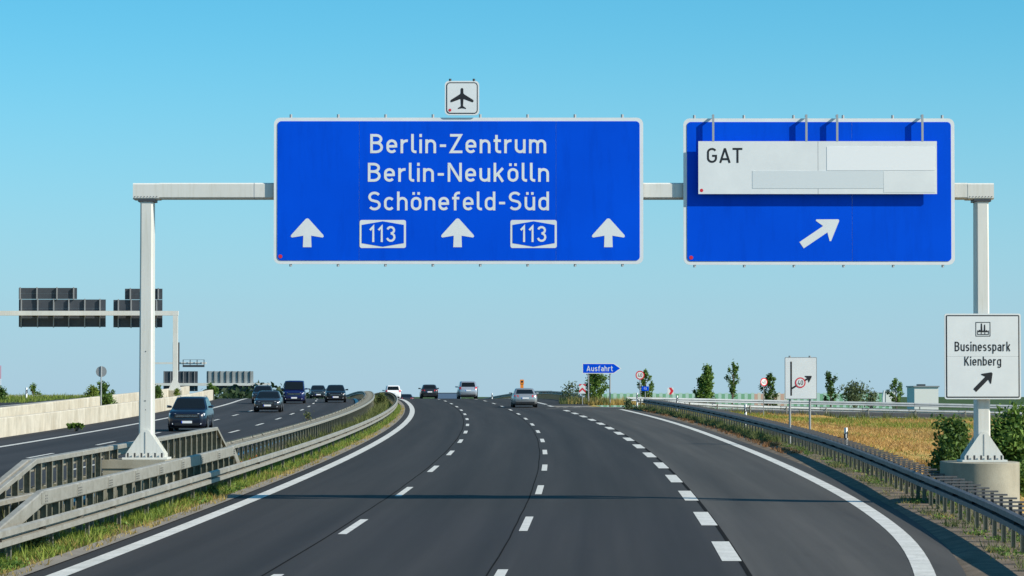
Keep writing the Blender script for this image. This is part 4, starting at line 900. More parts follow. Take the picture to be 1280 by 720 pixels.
def make_car(name, label, spec, paint, loc, yaw, pitch, group):
    L, W, H = spec['L'], spec['W'], spec['H']; hw = W / 2; hl = L / 2; belt = spec['belt']; hood = spec['hood']; trunk = spec['trunk']; wr = spec['wheel']; gc = 0.19
    r = empty(name, loc, yaw, label, 'car', group); r.rotation_mode = 'QUATERNION'; r.rotation_quaternion = Quaternion((0, 0, 1), yaw) @ Quaternion((1, 0, 0), pitch)
    yb0, yb1, yr0, yr1 = spec['cab']   # rear base, front base, rear roof, front roof
    # lower body
    def sec(y, wf, zb, zt):
        w_ = hw * wf; h_ = zt - zb
        half = [(w_ * 0.80, zb), (w_ * 0.95, zb + 0.06), (w_ * 0.985, zb + h_ * 0.25), (w_, zb + h_ * 0.55), (w_ * 0.985, zb + h_ * 0.74), (w_ * 0.94, zt - 0.035), (w_ * 0.84, zt), (w_ * 0.4, zt + 0.018)]
        return [(x, y, z) for x, z in half] + [(-x, y, z) for x, z in half[::-1]]
    st = [(-hl, 0.80, 0.42, trunk - 0.24), (-hl + 0.05, 0.88, 0.30, trunk - 0.10), (-hl + 0.16, 0.94, gc + 0.05, trunk - 0.02), (-hl + 0.45, 0.985, gc, trunk), (yb0 + 0.1, 0.995, gc, max(trunk, belt - 0.06)), (yb0 + 0.5, 1.0, gc, belt),
          (yb1 - 0.4, 1.0, gc, belt - 0.01), (yb1, 0.995, gc, hood + 0.03), (hl - 0.75, 0.985, gc, hood - 0.03), (hl - 0.38, 0.965, gc, hood - 0.07), (hl - 0.16, 0.91, gc + 0.02, hood - 0.14), (hl - 0.05, 0.82, gc + 0.05, hood - 0.22), (hl, 0.70, 0.34, hood - 0.30)]
    MB().loft([sec(*s_) for s_ in st]).build('body', paint, r, smooth=50)
    # greenhouse
    cb = oct_ring(hw * 0.93, yb0, yb1, belt - 0.04); rt = oct_ring(hw * spec.get('tumble', 0.74), yr0, yr1, H - 0.085, 0.10)
    r2 = oct_ring(hw * spec.get('tumble', 0.74) * 0.95, yr0 + 0.05, yr1 - 0.08, H - 0.03, 0.12); r3 = oct_ring(hw * 0.5, yr0 + 0.25, yr1 - 0.3, H, 0.15)
    MB().loft([cb, rt, r2, r3]).build('cabin', paint, r, smooth=35)
    g_ = M['glass']
    pane(r, cb[5], cb[4], rt[4], rt[5], 'windscreen', -0.03, 1.03, 0.10, 0.97, g_); pane(r, cb[0], cb[1], rt[1], rt[0], 'rear_window', 0.03, 0.97, 0.22, 0.93, g_)
    for (a, b, c, d) in ((cb[2], cb[3], rt[3], rt[2]), (cb[7], cb[6], rt[6], rt[7])):
        cuts = spec.get('cuts', (0.03, 0.24, 0.27, 0.58, 0.61, 0.97))
        for i in range(0, len(cuts), 2): pane(r, a, b, c, d, 'side_window', cuts[i], cuts[i+1], 0.14, 0.93, g_)
    if spec.get('rails'):
        for s_ in (-1, 1): MB().tube([(s_ * hw * 0.68, yr0 + 0.1, H - 0.02), (s_ * hw * 0.68, (yr0 + yr1) / 2, H + 0.05), (s_ * hw * 0.68, yr1 - 0.15, H - 0.01)], 0.018, 6).build('roof_rail', M['aluminium'], r)
    # front
    gz_ = hood - 0.30; big = spec.get('grille', 0.62)
    MB().loft([[(-hw * big, y, gz_ - 0.10), (hw * big, y, gz_ - 0.10), (hw * big * 0.92, y, gz_ + 0.09), (-hw * big * 0.92, y, gz_ + 0.09)] for y in (hl - 0.10, hl + 0.012)]).build('grille', M['trim'], r)
    for zz in (-0.03, 0.03): MB().box((0, hl + 0.014, gz_ + zz), (hw * big * 1.7, 0.012, 0.014)).build('grille_bar', M['chrome'], r)
    MB().box((0, hl - 0.02, 0.36), (hw * 1.25, 0.10, 0.13)).build('lower_intake', M['trim'], r)
    for s_ in (-1, 1):
        zl = hood - 0.235
        MB().loft([[(s_ * hw * 0.52, hl - 0.03, zl - 0.04), (s_ * hw * 0.90, hl - 0.155, zl - 0.055), (s_ * hw * 0.925, hl - 0.17, zl + 0.06), (s_ * hw * 0.56, hl - 0.06, zl + 0.045)], [(s_ * hw * 0.52, hl - 0.14, zl - 0.04), (s_ * hw * 0.86, hl - 0.35, zl - 0.055), (s_ * hw * 0.88, hl - 0.36, zl + 0.06), (s_ * hw * 0.56, hl - 0.2, zl + 0.045)]]).build('headlight', M['headlamp'], r)
        MB().box((s_ * hw * 0.66, hl - 0.045, 0.38), (0.16, 0.06, 0.06)).build('fog_light', M['headlamp'], r)
        m_ = MB().loft([[(s_ * (hw + 0.02), yb1 - 0.62, belt + 0.02), (s_ * (hw + 0.20), yb1 - 0.60, belt + 0.03), (s_ * (hw + 0.19), yb1 - 0.60, belt + 0.16), (s_ * (hw + 0.02), yb1 - 0.62, belt + 0.14)], [(s_ * (hw - 0.06), yb1 - 0.50, belt + 0.03), (s_ * (hw + 0.16), yb1 - 0.50, belt + 0.05), (s_ * (hw + 0.15), yb1 - 0.50, belt + 0.13), (s_ * (hw - 0.06), yb1 - 0.50, belt + 0.12)]]); m_.build('mirror', paint if spec.get('mirror', 1) else M['trim'], r)
    pl = MB().box((0, hl + 0.03, 0.46), (0.52, 0.02, 0.115)).build('number_plate', M['plate'], r); MB().box((0.235, hl + 0.042, 0.46), (0.05, 0.008, 0.11)).build('plate_band', M['plate_blue'], pl)
    # rear
    tz_ = spec.get('tail', trunk - 0.16)
    for s_ in (-1, 1):
        th = spec.get('tailh', 0.075); xi = spec.get('tailw', 0.55)
        MB().loft([[(s_ * hw * xi, -hl - 0.008, tz_ - th), (s_ * hw * 0.86, -hl + 0.05, tz_ - th), (s_ * hw * 0.93, -hl + 0.10, tz_ + th), (s_ * hw * xi, -hl + 0.03, tz_ + th)], [(s_ * hw * xi, -hl + 0.2, tz_ - th), (s_ * hw * 0.86, -hl + 0.3, tz_ - th), (s_ * hw * 0.90, -hl + 0.4, tz_ + th), (s_ * hw * xi, -hl + 0.3, tz_ + th)]]).build('tail_light', M['tail'], r)
    MB().box((0, -hl + 0.03, 0.36), (hw * 1.5, 0.12, 0.12)).build('rear_bumper', M['trim'], r)
    pl = MB().box((0, -hl - 0.012, spec.get('platez', trunk - 0.30)), (0.52, 0.02, 0.115)).build('number_plate', M['plate'], r)
    MB().box((-0.235, -hl - 0.024, spec.get('platez', trunk - 0.30)), (0.05, 0.008, 0.11)).build('plate_band', M['plate_blue'], pl)
    # wheels
    wb = spec.get('wb', 0.59) * L / 2
    for s_ in (-1, 1):
        for yy in (-wb + 0.03, wb + 0.03):
            n = 18; ar = wr + 0.055
            MB().loft([[(s_ * (hw + e), yy + ar * math.cos(t), max(gc, wr + ar * math.sin(t))) for t in [2 * math.pi * i / n for i in range(n)]] for e in (-0.03, 0.006)]).build('wheel_arch', M['trim'], r)
            wv = [[(s_ * x, yy + rr * math.cos(t), wr + rr * math.sin(t)) for t in [2 * math.pi * i / n for i in range(n)]] for x, rr in ((hw - 0.21, wr * 0.9), (hw - 0.19, wr), (hw - 0.01, wr), (hw + 0.012, wr * 0.93))]
            wo = MB().loft(wv).build('wheel', M['rubber'], r, smooth=40)
            MB().loft([[(s_ * x, yy + rr * math.cos(t), wr + rr * math.sin(t)) for t in [2 * math.pi * i / n for i in range(n)]] for x, rr in ((hw, wr * 0.68), (hw + 0.017, wr * 0.64))]).build('rim', M['alloy'], wo)
    MB().box((0, 0, gc + 0.02), (W * 0.86, L * 0.86, 0.10)).build('underbody', M['trim'], r)
    return r
SUV = dict(L=4.70, W=1.90, H=1.66, belt=1.10, hood=1.06, trunk=1.10, wheel=0.36, cab=(-2.20, 1.10, -1.75, 0.35), rails=True, grille=0.66)
SALOON = dict(L=4.70, W=1.84, H=1.43, belt=0.96, hood=0.92, trunk=1.00, wheel=0.32, cab=(-1.75, 1.05, -0.95, 0.25), grille=0.5)
HATCH = dict(L=4.05, W=1.75, H=1.47, belt=0.98, hood=0.95, trunk=1.00, wheel=0.31, cab=(-1.95, 1.05, -1.45, 0.30), grille=0.6)
MPV = dict(L=4.40, W=1.83, H=1.68, belt=1.05, hood=1.02, trunk=1.10, wheel=0.32, cab=(-2.12, 1.25, -1.85, 0.45), tail=0.98, tailh=0.15, tailw=0.72, platez=0.80, tumble=0.78)
VAN = dict(L=4.50, W=1.83, H=1.86, belt=1.10, hood=1.08, trunk=1.12, wheel=0.33, cab=(-2.2, 1.55, -2.05, 0.80), tumble=0.84, tailh=0.2)
def on_road(off, y): return P(off, y, 0.004)
def place(name, label, spec, col, metal, px_x, y, group, oncoming):
    X = pix(px_x, 500, y).x; off = X - spine(y)
    base = math.atan(slope(y)); dz = (zr(y + 2) - zr(y - 2)) / 4.0
    yaw = -base + (math.pi if oncoming else 0.0); pitch = math.atan(dz) * (-1 if oncoming else 1)
    pm = paintmat('paint_' + name, col, metal)
    return make_car(name, label, spec, pm, Vector((X, y, zr(y) + 0.004)), yaw, pitch, group)
go, gi = 'cars driving away', 'oncoming cars'
place('suv', 'dark blue SUV, nearest of the oncoming cars, behind the left gantry post', SUV, (0.006, 0.010, 0.024), 0.1, 239, 160, gi, True)
place('saloon_car', 'dark grey saloon with bright headlights, second of the oncoming cars', SALOON, (0.03, 0.033, 0.04), 0.3, 336, 221, gi, True)
place('hatchback', 'dark car almost hidden behind the oncoming grey saloon', HATCH, (0.02, 0.022, 0.025), 0.2, 329, 266, gi, True)
place('van', 'deep blue tall van among the oncoming cars', VAN, (0.006, 0.010, 0.075), 0.1, 368, 268, gi, True)
place('hatchback', 'small dark car far off between the blue van and the black hatchback', HATCH, (0.02, 0.03, 0.04), 0.1, 397.5, 345, gi, True)
place('hatchback', 'black hatchback closest to the median among the oncoming cars', HATCH, (0.008, 0.008, 0.009), 0.0, 419.5, 274, gi, True)
place('estate_car', 'white car half hidden by the median rail at the crest', MPV, (0.80, 0.81, 0.82), 0.0, 490.5, 366, go, False)
place('saloon_car', 'dark low car sinking behind the crest next to the white car', SALOON, (0.02, 0.024, 0.03), 0.1, 507, 408, go, False)
place('hatchback', 'dark small car on the crest left of the silver van', HATCH, (0.025, 0.028, 0.033), 0.2, 536, 337, go, False)
place('minivan', 'silver tall minivan on the crest in the middle lane', MPV, (0.50, 0.52, 0.56), 0.6, 584, 309, go, False)
place('saloon_car', 'silver grey saloon with red tail lights in the right lane', SALOON, (0.42, 0.43, 0.43), 0.6, 655, 244, go, False)
# ------------------------------------------------------------------ plants
def blades(pts, hgt, wid, lean=0.35, seed=1, jit=True):
    """one thin triangle per point; pts (n,3)"""
    r = np.random.default_rng(seed); n = len(pts); a = r.random(n) * 2 * np.pi; h = hgt * (0.5 + 0.8 * r.random(n)) if np.isscalar(hgt) else hgt * (0.6 + 0.7 * r.random(n))
    h = h * (0.75 + 0.45 * np.sin(pts[:, 1] * 1.7 + seed) * np.sin(pts[:, 1] * 0.61 + pts[:, 0] * 3.1))
    w_ = wid * (0.6 + 0.8 * r.random(n)); d = np.stack([np.cos(a), np.sin(a), np.zeros(n)], 1) * w_[:, None] / 2
    la = r.random(n) * 2 * np.pi; lm = lean * h * r.random(n)
    tip = pts + np.stack([np.cos(la) * lm, np.sin(la) * lm, h], 1)
    V = np.empty((n, 3, 3)); V[:, 0] = pts - d; V[:, 1] = pts + d; V[:, 2] = tip
    return V.reshape(-1, 3)
def clumpy(n, y0, y1, f0, f1, z, seed, dens=None, clump=0.5):
    r = np.random.default_rng(seed); out_ = []
    nc = max(1, n // 14); ys = y0 + (y1 - y0) * r.random(nc) ** 1.3; fs = r.random(nc)
    keep = np.sin(ys * 0.9 + seed) + np.sin(ys * 0.37 + 2 * seed) + r.random(nc) * 2.2 > clump
    for y, f_ in zip(ys[keep], fs[keep]):
        a, b = f0(y), f1(y); k_ = 14
        yy = y + r.normal(0, 0.22, k_); oo = np.clip(a + (b - a) * f_ + r.normal(0, 0.12, k_), a, b)
        for yi, oi in zip(yy, oo): out_.append((spine(yi) + oi, yi, zr(yi) + z))
    return np.array(out_)
K = lambda v: (lambda y: v)
def grass(name, label, pts, h, w_, matl, lean=0.4, seed=1): return tag(fast_mesh(name, blades(pts, h, w_, lean, seed), 3, matl), label, 'grass', kind='stuff')
grass('grass', 'green grass growing below the left guardrail', clumpy(26000, 45, 250, K(-9.0), K(-7.80), 0.02, 3, clump=-0.1), 0.24, 0.022, M['grass'], 1.1, seed=3)
grass('grass', 'dry yellow grass along the left kerb', clumpy(11000, 45, 250, K(-8.4), K(-7.55), 0.01, 5, clump=-0.2), 0.14, 0.02, M['grass_dry'], 1.3, seed=5)
grass('grass', 'weeds in the middle of the median', clumpy(16000, 45, 330, K(-9.7), K(-8.6), 0.03, 9, clump=0.4), 0.40, 0.04, M['weed'], 0.9, seed=9)
grass('poppies', 'orange red poppies in the median past the gantry post', np.concatenate([clumpy(400, 92, 108, K(-9.6), K(-8.7), 0.22, 11, clump=-3)[::4]]), 0.10, 0.08, M['poppy'], 1.0, 11)
er = lambda y: interp(y, EDGE_R); rr_ = lambda y: interp(y, RAIL_R)
grass('grass', 'short green grass below the right guardrail', clumpy(20000, 45, 232, lambda y: rr_(y) - 0.35, lambda y: rr_(y) + 1.3, 0.03, 13, clump=0.1), 0.15, 0.022, M['weed'], 1.2, seed=13)
grass('grass', 'dry grass below the right guardrail', clumpy(8000, 45, 232, lambda y: rr_(y) - 0.5, lambda y: rr_(y) + 1.3, 0.03, 15, clump=0.8), 0.09, 0.022, M['grass_dry'], 1.3, seed=15)
grass('weeds', 'rusty weeds beside the exit lane', clumpy(9000, 118, 232, lambda y: er(y) + 0.85, lambda y: rr_(y) - 0.3, 0.03, 17, clump=0.6), 0.15, 0.03, M['rustweed'], 1.0, seed=17)
grass('weeds', 'tall grey green weeds along the far right guardrail', clumpy(14000, 135, 236, lambda y: rr_(y) - 0.7, lambda y: rr_(y) + 0.1, 0.03, 19, clump=0.3), 0.30, 0.03, M['weed'], 0.9, seed=19)
# meadow inside the loop of the ramp
def meadow(n, seed, x0, x1, y0, y1, patch, zoff=0.0):
    r = np.random.default_rng(seed); xs = x0 + (x1 - x0) * r.random(n); ys = y0 + (y1 - y0) * r.random(n)
    k_ = (np.sin(xs * 0.35 + ys * 0.12 + seed) + np.sin(ys * 0.21 - xs * 0.18) + r.normal(0, 0.7, n)) > patch
    xs, ys = xs[k_], ys[k_]
    gx = np.arange(8, 62, 1.0); gy = np.arange(60, 262, 2.0)
    T = MEADOW_Z
    ix = np.clip(((xs - 8) / 1.0).astype(int), 0, T.shape[0] - 1); iy = np.clip(((ys - 60) / 2.0).astype(int), 0, T.shape[1] - 1)
    return np.stack([xs, ys, T[ix, iy] + zoff], 1)
MEADOW_Z = np.array([[ground_at(x + 0.5, y + 1.0) for y in np.arange(60, 262, 2.0)] for x in np.arange(8, 62, 1.0)])
def off_ramp(p):
    ok = np.ones(len(p), bool)
    C = np.array([ramp_path(0, s_)[:2] for s_ in frange(0, RLEN, 1.5)])
    d = np.sqrt(((p[:, None, :2] - C[None]) ** 2).sum(2)).min(1); off = p[:, 0] - (-1.8205e-4 * p[:, 1] ** 2 + 0.051662 * p[:, 1] - 2.3606)
    return p[(d > 3.6) & (off > 10.6)]
grass('meadow_grass', 'golden dry grass of the meadow inside the ramp loop', off_ramp(meadow(150000, 21, 10, 46, 85, 262, -0.9)), 0.20, 0.05, M['hay'], 2.4, 21)
grass('meadow_grass', 'greener patches in the dry meadow', off_ramp(meadow(70000, 25, 10, 46, 85, 262, 0.9)), 0.20, 0.045, M['grass'], 1.8, 25)
grass('meadow_grass', 'flattened tan patches in the dry meadow', off_ramp(meadow(90000, 27, 10, 46, 85, 250, 0.85)), 0.18, 0.05, M['tan'], 2.6, 27)
grass('meadow_grass', 'green fringe of the meadow below the ramp', off_ramp(meadow(50000, 29, 10, 46, 205, 258, 0.1)), 0.30, 0.05, M['grass'], 1.2, 29)
# grass beside the ramp and on the left bank
sg = np.random.default_rng(31); ss = sg.random(9000) * RLEN; qq = 3.4 + sg.random(9000) * 1.3
pts = np.array([ramp_path(q, s_, -0.1) for q, s_ in zip(qq, ss)]); grass('grass', 'green grass at the foot of the ramp rail', pts, 0.6, 0.06, M['weed'], 0.6, seed=33)
xs = -46 + sg.random(26000) * 22; ys = 195 + sg.random(26000) * 40
k_ = xs < spine(215) - 29.6 + (ys - 215) * 0.0
pts = np.array([(x, y, ground_at(x, y)) for x, y in zip(xs[k_], ys[k_])]); grass('grass', 'sunlit grass bank beyond the upper road on the left', pts, 0.32, 0.06, M['grass'], 0.9, seed=35)
# gore vegetation
gp = np.array([(x, y, zr(y) - 0.1) for x, y in zip(4.5 + sg.random(5000) * 8, 262 + sg.random(5000) * 10)]); grass('weeds', 'dry weeds in the gore round the exit arrow board', gp, 0.55, 0.06, M['grass_dry'], seed=37)
gp = np.array([(x, y, zr(y) - 0.1) for x, y in zip(3.9 + sg.random(2500) * 4, 262 + sg.random(2500) * 8)]); grass('weeds', 'green weeds in the gore near the dark guardrail', gp, 0.6, 0.06, M['weed'], seed=39)

def leaves(cent, n_per, spread, size, seed):
    r = np.random.default_rng(seed); n = len(cent) * n_per; c = np.repeat(cent, n_per, 0) + r.normal(0, 1, (n, 3)) * spread
    a = r.normal(0, 1, (n, 3)); a /= np.linalg.norm(a, axis=1)[:, None]; b = np.cross(a, r.normal(0, 1, (n, 3))); b /= np.linalg.norm(b, axis=1)[:, None]
    s_ = size * (0.6 + 0.8 * r.random(n))[:, None]
    V = np.empty((n, 4, 3)); V[:, 0] = c - a * s_; V[:, 1] = c + b * s_ * 0.55; V[:, 2] = c + a * s_; V[:, 3] = c - b * s_ * 0.55
    return V.reshape(-1, 3)
def tree(label, x, ytop, D, hgt, wid, seed, matl='leaf', trunk=0.3, z0=None, dens=1.0, shape='oval', group='young trees beyond the ramp', name='young_tree'):
    """top of the crown is seen at pixel (x, ytop) from depth D"""
    p = pix(x, ytop, D); base = p.z - hgt; r_ = random.Random(seed); g = np.random.default_rng(seed)
    root = empty(name, (p.x, D, base), 0, label, 'tree', group)
    mb = MB(); bend = (r_.uniform(-1, 1) * 0.05 * hgt, r_.uniform(-1, 1) * 0.05 * hgt)
    top = hgt * 0.88; tp = [(bend[0] * t * t, bend[1] * t * t, top * t) for t in (0, 0.25, 0.5, 0.75, 1.0)]
    rad = 0.022 * hgt + 0.01; mb.tube([(0, 0, -0.6)] + tp, [rad * 1.1, rad, rad * 0.85, rad * 0.6, rad * 0.4, rad * 0.15], 7)
    cents = []; nl = int(12 * dens) + 4
    for i in range(nl):
        t = trunk + (1 - trunk) * (i + 0.5) / nl; a = i * 2.4 + r_.random(); tt = (t - trunk) / (1 - trunk)
        env = {'oval': math.sin(math.pi * min(1, tt * 0.9 + 0.12)) ** 0.7, 'cone': (1 - tt) ** 0.8 * (0.75 + 0.25 * min(1, tt * 6)) + 0.08, 'loose': math.sin(math.pi * (tt * 0.85 + 0.13)) ** 0.5 * r_.uniform(0.45, 1.1)}[shape]
        ln = wid / 2 * env * r_.uniform(0.45, 1.2); z = t * hgt * 0.96; b0 = (bend[0] * t * t, bend[1] * t * t, z * 0.9 - 0.02 * hgt)
        e = (b0[0] + math.cos(a) * ln, b0[1] + math.sin(a) * ln, z + 0.04 * hgt)
        m1 = tuple((b0[k] + e[k]) / 2 for k in range(3)); mb.tube([b0, m1, e], [rad * 0.4, rad * 0.28, rad * 0.1], 5, False)
        cents += [e, tuple(m1[k] * 0.35 + e[k] * 0.65 for k in range(3))]
        if r_.random() < 0.8: cents.append(m1)
    cents.append((bend[0], bend[1], hgt * 0.94))
    mb.build('trunk', M['bark'], root)
    fast_mesh('crown', leaves(np.array(cents), int(34 * dens), (0.062 * wid, 0.062 * wid, 0.032 * hgt), 0.028 * (wid + hgt) / 2 + 0.02, seed), 4, M[matl], root)
    return root
tree('small round tree directly behind the exit arrow board', 742, 462, 275, 4.2, 2.5, 101, 'leaf', 0.35, dens=1.3)
tree('narrow tree just right of the round 40 sign by the ramp', 808.5, 463, 278, 4.0, 1.35, 102, 'leaf', 0.22, dens=1.1)
tree('tallest conical tree standing behind the ramp rail', 882, 458, 285, 4.6, 2.2, 103, 'leaf', 0.10, dens=1.6, shape='cone')
tree('low bushy tree leaning on the left of the conical tree', 874, 471, 286, 3.6, 1.3, 104, 'leaf_dark', 0.10, dens=1.0)
tree('thin wispy tree with gaps between the conical tree and second 40 sign', 915, 454, 282, 4.6, 1.25, 105, 'leaf', 0.40, dens=0.7, shape='loose')
tree('round dark tree behind the meadow 40 sign', 962, 467.5, 284, 3.9, 1.6, 106, 'leaf_dark', 0.25, dens=1.0)
tree('small tree just right of the diagram board', 1038.5, 464.5, 284, 4.2, 1.35, 107, 'leaf_dark', 0.35, dens=0.8, shape='loose')
tree('small round tree beside the white box building', 1120.5, 474, 288, 3.6, 1.45, 108, 'leaf', 0.42, dens=0.9)
def bush(label, x0, x1, ytop, ybot, D, depth, seed, matl, size, n=60, per=60, group='bushes', name='bush', zbase=None, spread=0.13):
    a = pix(x0, ybot, D); b = pix(x1, ytop, D); w_ = b.x - a.x; h = b.z - a.z; g = np.random.default_rng(seed)
    root = empty(name, ((a.x + b.x) / 2, D, a.z), 0, label, 'bush', group)
    u = g.random((n, 3)); ang = u[:, 0] * 2 * np.pi; rad = np.sqrt(u[:, 1]); zz = u[:, 2] ** 0.8
    k_ = np.sqrt(np.clip(1 - (zz * 0.95) ** 2.5, 0.05, 1)) * (0.72 + 0.28 * np.sin(ang * 3 + seed) + 0.22 * np.sin(ang * 5 + zz * 6 + 2 * seed) + 0.15 * g.random(n)); c = np.stack([np.cos(ang) * rad * k_ * w_ / 2, np.sin(ang) * rad * k_ * depth / 2, zz * h * 0.93 * (0.75 + 0.25 * g.random(n))], 1)
    mb = MB(); r_ = random.Random(seed)
    for i in range(9):
        e = c[r_.randrange(n)]; mb.tube([(e[0] * 0.15, e[1] * 0.15, -0.3), (e[0] * 0.6, e[1] * 0.6, e[2] * 0.55), tuple(e)], [0.03, 0.02, 0.006], 5, False)
    mb.build('stems', M['bark'], root); s_ = spread * min(w_, h)
    fast_mesh('foliage', leaves(c, per, (s_, s_, s_), size, seed), 4, M[matl], root); return root
bush('dense leafy bush behind the rounded concrete pier', 1212, 1330, 502, 655, 90.0, 3.0, 201, 'leaf', 0.075, 170, 85, spread=0.065)
bush('lower bush left of the right gantry post', 1158, 1226, 514, 615, 94.0, 2.2, 202, 'leaf_dark', 0.065, 100, 50, spread=0.075)
bush('sprawling dark bush at the foot of the leafy bush', 1180, 1290, 545, 630, 97.0, 2.2, 203, 'leaf_dark', 0.07, 120, 70, spread=0.09)
bush('grey green feathery shrub right of the diagram board', 1048, 1088, 476, 506, 272, 2.5, 204, 'leaf_grey', 0.10, 40, 40)
bush('low shrub by the small white lorry', 1080, 1098, 487, 506, 274, 2.0, 205, 'leaf_grey', 0.09, 18, 30)
bush('straggly shrub at the end of the crest guardrail', 702, 728, 478, 503, 270, 2.0, 206, 'leaf_grey', 0.09, 24, 22)
bush('shrub overhanging the end of the dark guardrail', 778, 793, 499, 516, 233, 1.2, 207, 'leaf_grey', 0.08, 16, 40)
# left side
tree('small tree on the grass bank at the far left', 40, 480, 245, 3.2, 1.5, 111, 'leaf', 0.1, dens=0.9, group='trees on the left', name='small_tree')
tree('dark tree behind the round sign pole', 131, 478, 235, 3.4, 1.9, 112, 'leaf_dark', 0.1, dens=1.2, group='trees on the left', name='small_tree', shape='loose')
bush('light green bush beside the round sign pole', 107, 126, 484, 500, 222, 1.5, 211, 'grass', 0.07, 30, 40, 'bushes on the left')
bush('dark flowering bush growing over the left wall', 122, 146, 492, 507, 199, 1.0, 212, 'leaf', 0.06, 40, 50, 'bushes on the left')
bush('dark green shrub at the left picture edge', -8, 10, 484, 507, 205, 1.4, 213, 'leaf_dark', 0.08, 30, 40, 'bushes on the left')
bush('green shrub in front of the distant gantry footing', 190, 203, 481, 498, 240, 1.4, 214, 'leaf_dark', 0.08, 24, 40, 'bushes on the left')
bush('yellow green tuft at the foot of the nearer far gantry', 216, 226, 486, 494, 252, 0.8, 215, 'grass', 0.06, 14, 40, 'bushes on the left')
bush('round bush in front of the pale distant sign', 257, 275, 480, 492, 300, 1.6, 216, 'leaf', 0.09, 24, 40, 'bushes on the left')
a = P(-24.05, 152, 0.0)
bush('tuft of weeds growing at the foot of the low concrete barrier', 80, 108, 529, 535, 158.5, 0.25, 217, 'leaf', 0.05, 30, 40, 'bushes on the left')
bush('wild shrub in the median near the crest', 470, 484, 490, 508, 245, 0.9, 218, 'weed', 0.06, 24, 50, 'bushes on the left')
bush('tall weed in the median in front of the oncoming cars', 378, 392, 513, 540, 168, 0.5, 219, 'weed', 0.05, 16, 14, 'bushes on the left')
bush('weedy clump by the kerb near the left gantry shadow', 258, 274, 607, 622, 81, 0.4, 220, 'weed', 0.03, 24, 40, 'bushes on the left')
bush('leafy weeds by the kerb at the bottom left', 25, 62, 668, 700, 57.5, 0.35, 221, 'weed', 0.03, 40, 60, 'bushes on the left')
# far woods
def wood(label, X0, X1, y, z0, h, n, seed, matl, size):
    g = np.random.default_rng(seed); nc = n; xs = X0 + (X1 - X0) * g.random(nc); ys = y + g.normal(0, 12, nc)
    hh = h * (0.72 + 0.28 * np.sin(xs * 0.16 + seed) * np.sin(xs * 0.047 + 1.3 * seed) + 0.15 * g.random(nc)); zz = z0 + hh * g.random(nc) ** 0.6
    c = np.stack([xs, ys, zz], 1); return tag(fast_mesh('distant_wood', leaves(c, 10, (1.0, 1.0, 0.7), size, seed), 4, M[matl]), label, 'trees', kind='stuff')
wood('distant dark wood behind the oncoming lanes', -86, -54, 700, -6, 9.4, 1000, 41, 'leaf_wood', 0.6)
wood('distant wood behind the crest on the left', -46, -21, 520, -5, 9.2, 1100, 43, 'leaf_wood', 0.5)

def leafy(name, label, pts, size, matl, seed): return tag(fast_mesh(name, leaves(pts, 5, (0.05, 0.05, 0.03), size, seed), 4, matl), label, 'weeds', kind='stuff')
leafy('weeds', 'broad-leaved weeds under the left guardrail', clumpy(7000, 45, 240, K(-8.9), K(-7.85), 0.08, 51, clump=1.0), 0.035, M['leaf'], 51)
leafy('weeds', 'broad-leaved weeds under the right guardrail', clumpy(5000, 45, 200, lambda y: rr_(y) - 0.2, lambda y: rr_(y) + 1.4, 0.07, 53, clump=1.2), 0.03, M['leaf'], 53)
# ------------------------------------------------------------------ far things
# noise barrier of narrow green and pinkish panels beyond the ramp
M['barrier_green'] = mat('green_panel', (0.20, 0.42, 0.24), 0.6); M['barrier_pale'] = mat('pale_green_panel', (0.45, 0.62, 0.52), 0.6); M['barrier_pink'] = mat('pinkish_panel', (0.62, 0.38, 0.28), 0.7); M['barrier_cream'] = mat('cream_panel', (0.66, 0.60, 0.48), 0.7)
D = 420.0; a = pix(738, 491, D); b = pix(1115, 491, D)
r = empty('noise_barrier', (a.x, D, -6.0), 0, 'long low barrier of green and pinkish panels behind the ramp', 'barrier')
n = 92; wd = (b.x - a.x) / n; hgt = a.z + 6.0
pm = {}
for key in ('barrier_green', 'barrier_pale', 'barrier_pink', 'barrier_cream'): pm[key] = MB().box((0, 0, hgt / 2), (wd * 0.97, 0.12, hgt)).mesh('barrier_panel', M[key])
for i in range(n):
    x = 738 + (1115 - 738) * (i + 0.5) / n
    key = ('barrier_pink', 'barrier_cream')[i % 2] if 943 < x < 985 else ('barrier_green', 'barrier_pale')[i % 2]
    link('barrier_panel', pm[key], r, (wd * (i + 0.5), 0, 0.0 if i % 2 else -0.12))
# box building, distant sheds and lorry
def building(label, x0, x1, ytop, D, depth, wallm, z0=-6.0, name='building', nwin=0, rot=0.0):
    a = pix(x0, ytop, D); b = pix(x1, ytop, D); r = empty(name, ((a.x + b.x) / 2, D, z0), rot, label, 'building', 'far buildings'); w_ = b.x - a.x; h = a.z - z0
    MB().box((0, depth / 2, h / 2), (w_, depth, h)).build('wall', wallm, r)
    MB().box((0, depth / 2, h + 0.10), (w_ + 0.3, depth + 0.3, 0.2)).build('roof', M['grey_post'], r)
    for i in range(nwin):
        wx = -w_ / 2 + w_ * (i + 0.5) / nwin; o = MB().box((wx, -0.03, h - 1.6), (w_ / nwin * 0.55, 0.08, 1.1)).build('window', M['white_steel'], r); MB().box((wx, -0.08, h - 1.6), (w_ / nwin * 0.45, 0.03, 0.9)).build('pane', M['glass'], o)
    return r, w_, h
M['render_white'] = mat('pale_render', (0.74, 0.74, 0.68), 0.8); M['shed_blue'] = mat('bluish_cladding', (0.10, 0.16, 0.26), 0.7)
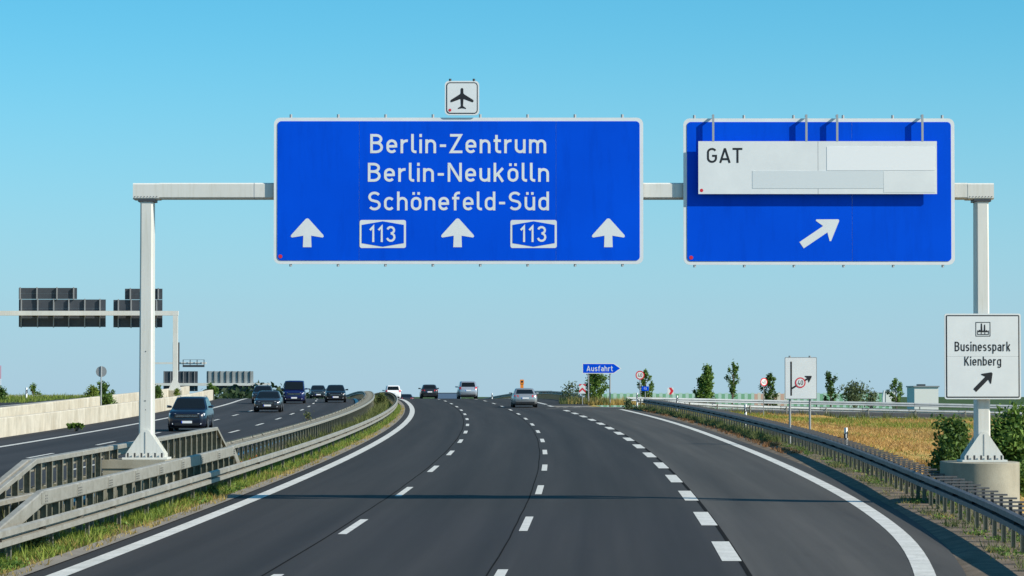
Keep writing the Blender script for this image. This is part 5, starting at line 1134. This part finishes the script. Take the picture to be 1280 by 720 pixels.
r, w_, h = building('pale flat-roofed box building behind the ramp rail', 1143, 1173, 484, 480.0, 9.0, M['render_white'])
MB().box((-w_ * 0.12, 3.0, h + 0.33), (w_ * 0.3, 2.2, 0.25)).build('roof_vent', M['dark_steel'], r)
building('long low bluish shed on the horizon left of the white lorry', 1080, 1106, 491.5, 900.0, 20, M['shed_blue'])
building('bluish box in place of a faint blue band beyond the crest between dark car and silver van', 545, 575, 491.3, 1500.0, 30, M['shed_blue'])  # made-up box standing in for a faint bluish band at the crest
building('low pale shed on the horizon behind the crest guardrail', 662, 690, 489.0, 1400.0, 30, M['render_white'])
# white lorry near the barrier
D = 400.0; a = pix(1104, 496, D); b = pix(1116, 489.2, D); z0 = a.z - 1.2
r = empty('lorry', (a.x, D, z0), 0, 'small white lorry passing behind the ramp rail', 'lorry'); wd = b.x - a.x; hh = b.z - z0
MB().box((wd * 0.68, 0, hh * 0.5 + 0.25), (wd * 0.95, 1.2, hh * 0.7)).build('cargo_box', M['render_white'], r)
MB().loft([[(wd * -0.1, -0.55, 0.35), (wd * 0.17, -0.55, 0.35), (wd * 0.17, -0.55, hh + 0.1), (wd * 0.02, -0.55, hh + 0.1), (wd * -0.1, -0.55, hh * 0.6)], [(wd * -0.1, 0.55, 0.35), (wd * 0.17, 0.55, 0.35), (wd * 0.17, 0.55, hh + 0.1), (wd * 0.02, 0.55, hh + 0.1), (wd * -0.1, 0.55, hh * 0.6)]]).build('driver_cab', M['white_plastic'], r)
for x in (0.02, 0.5, 0.9): MB().tube([(wd * x, -0.6, 0.25), (wd * x, 0.6, 0.25)], 0.25, 12).build('wheel', M['rubber'], r)
# striped mast at the left edge
D = 600.0; a = pix(0.8, 486, D); b = pix(0.8, 457, D)
r = empty('striped_mast', (a.x, D, -6.0), 0, 'thin red and white striped mast at the left picture edge', 'mast'); n = 6
for i in range(n):
    z0 = (b.z + 6) * i / n; z1 = (b.z + 6) * (i + 1) / n; MB().tube([(0, 0, z0), (0, 0, z1)], 0.06, 6).build('mast_section', M['red'] if i % 2 else M['white_plastic'], r)
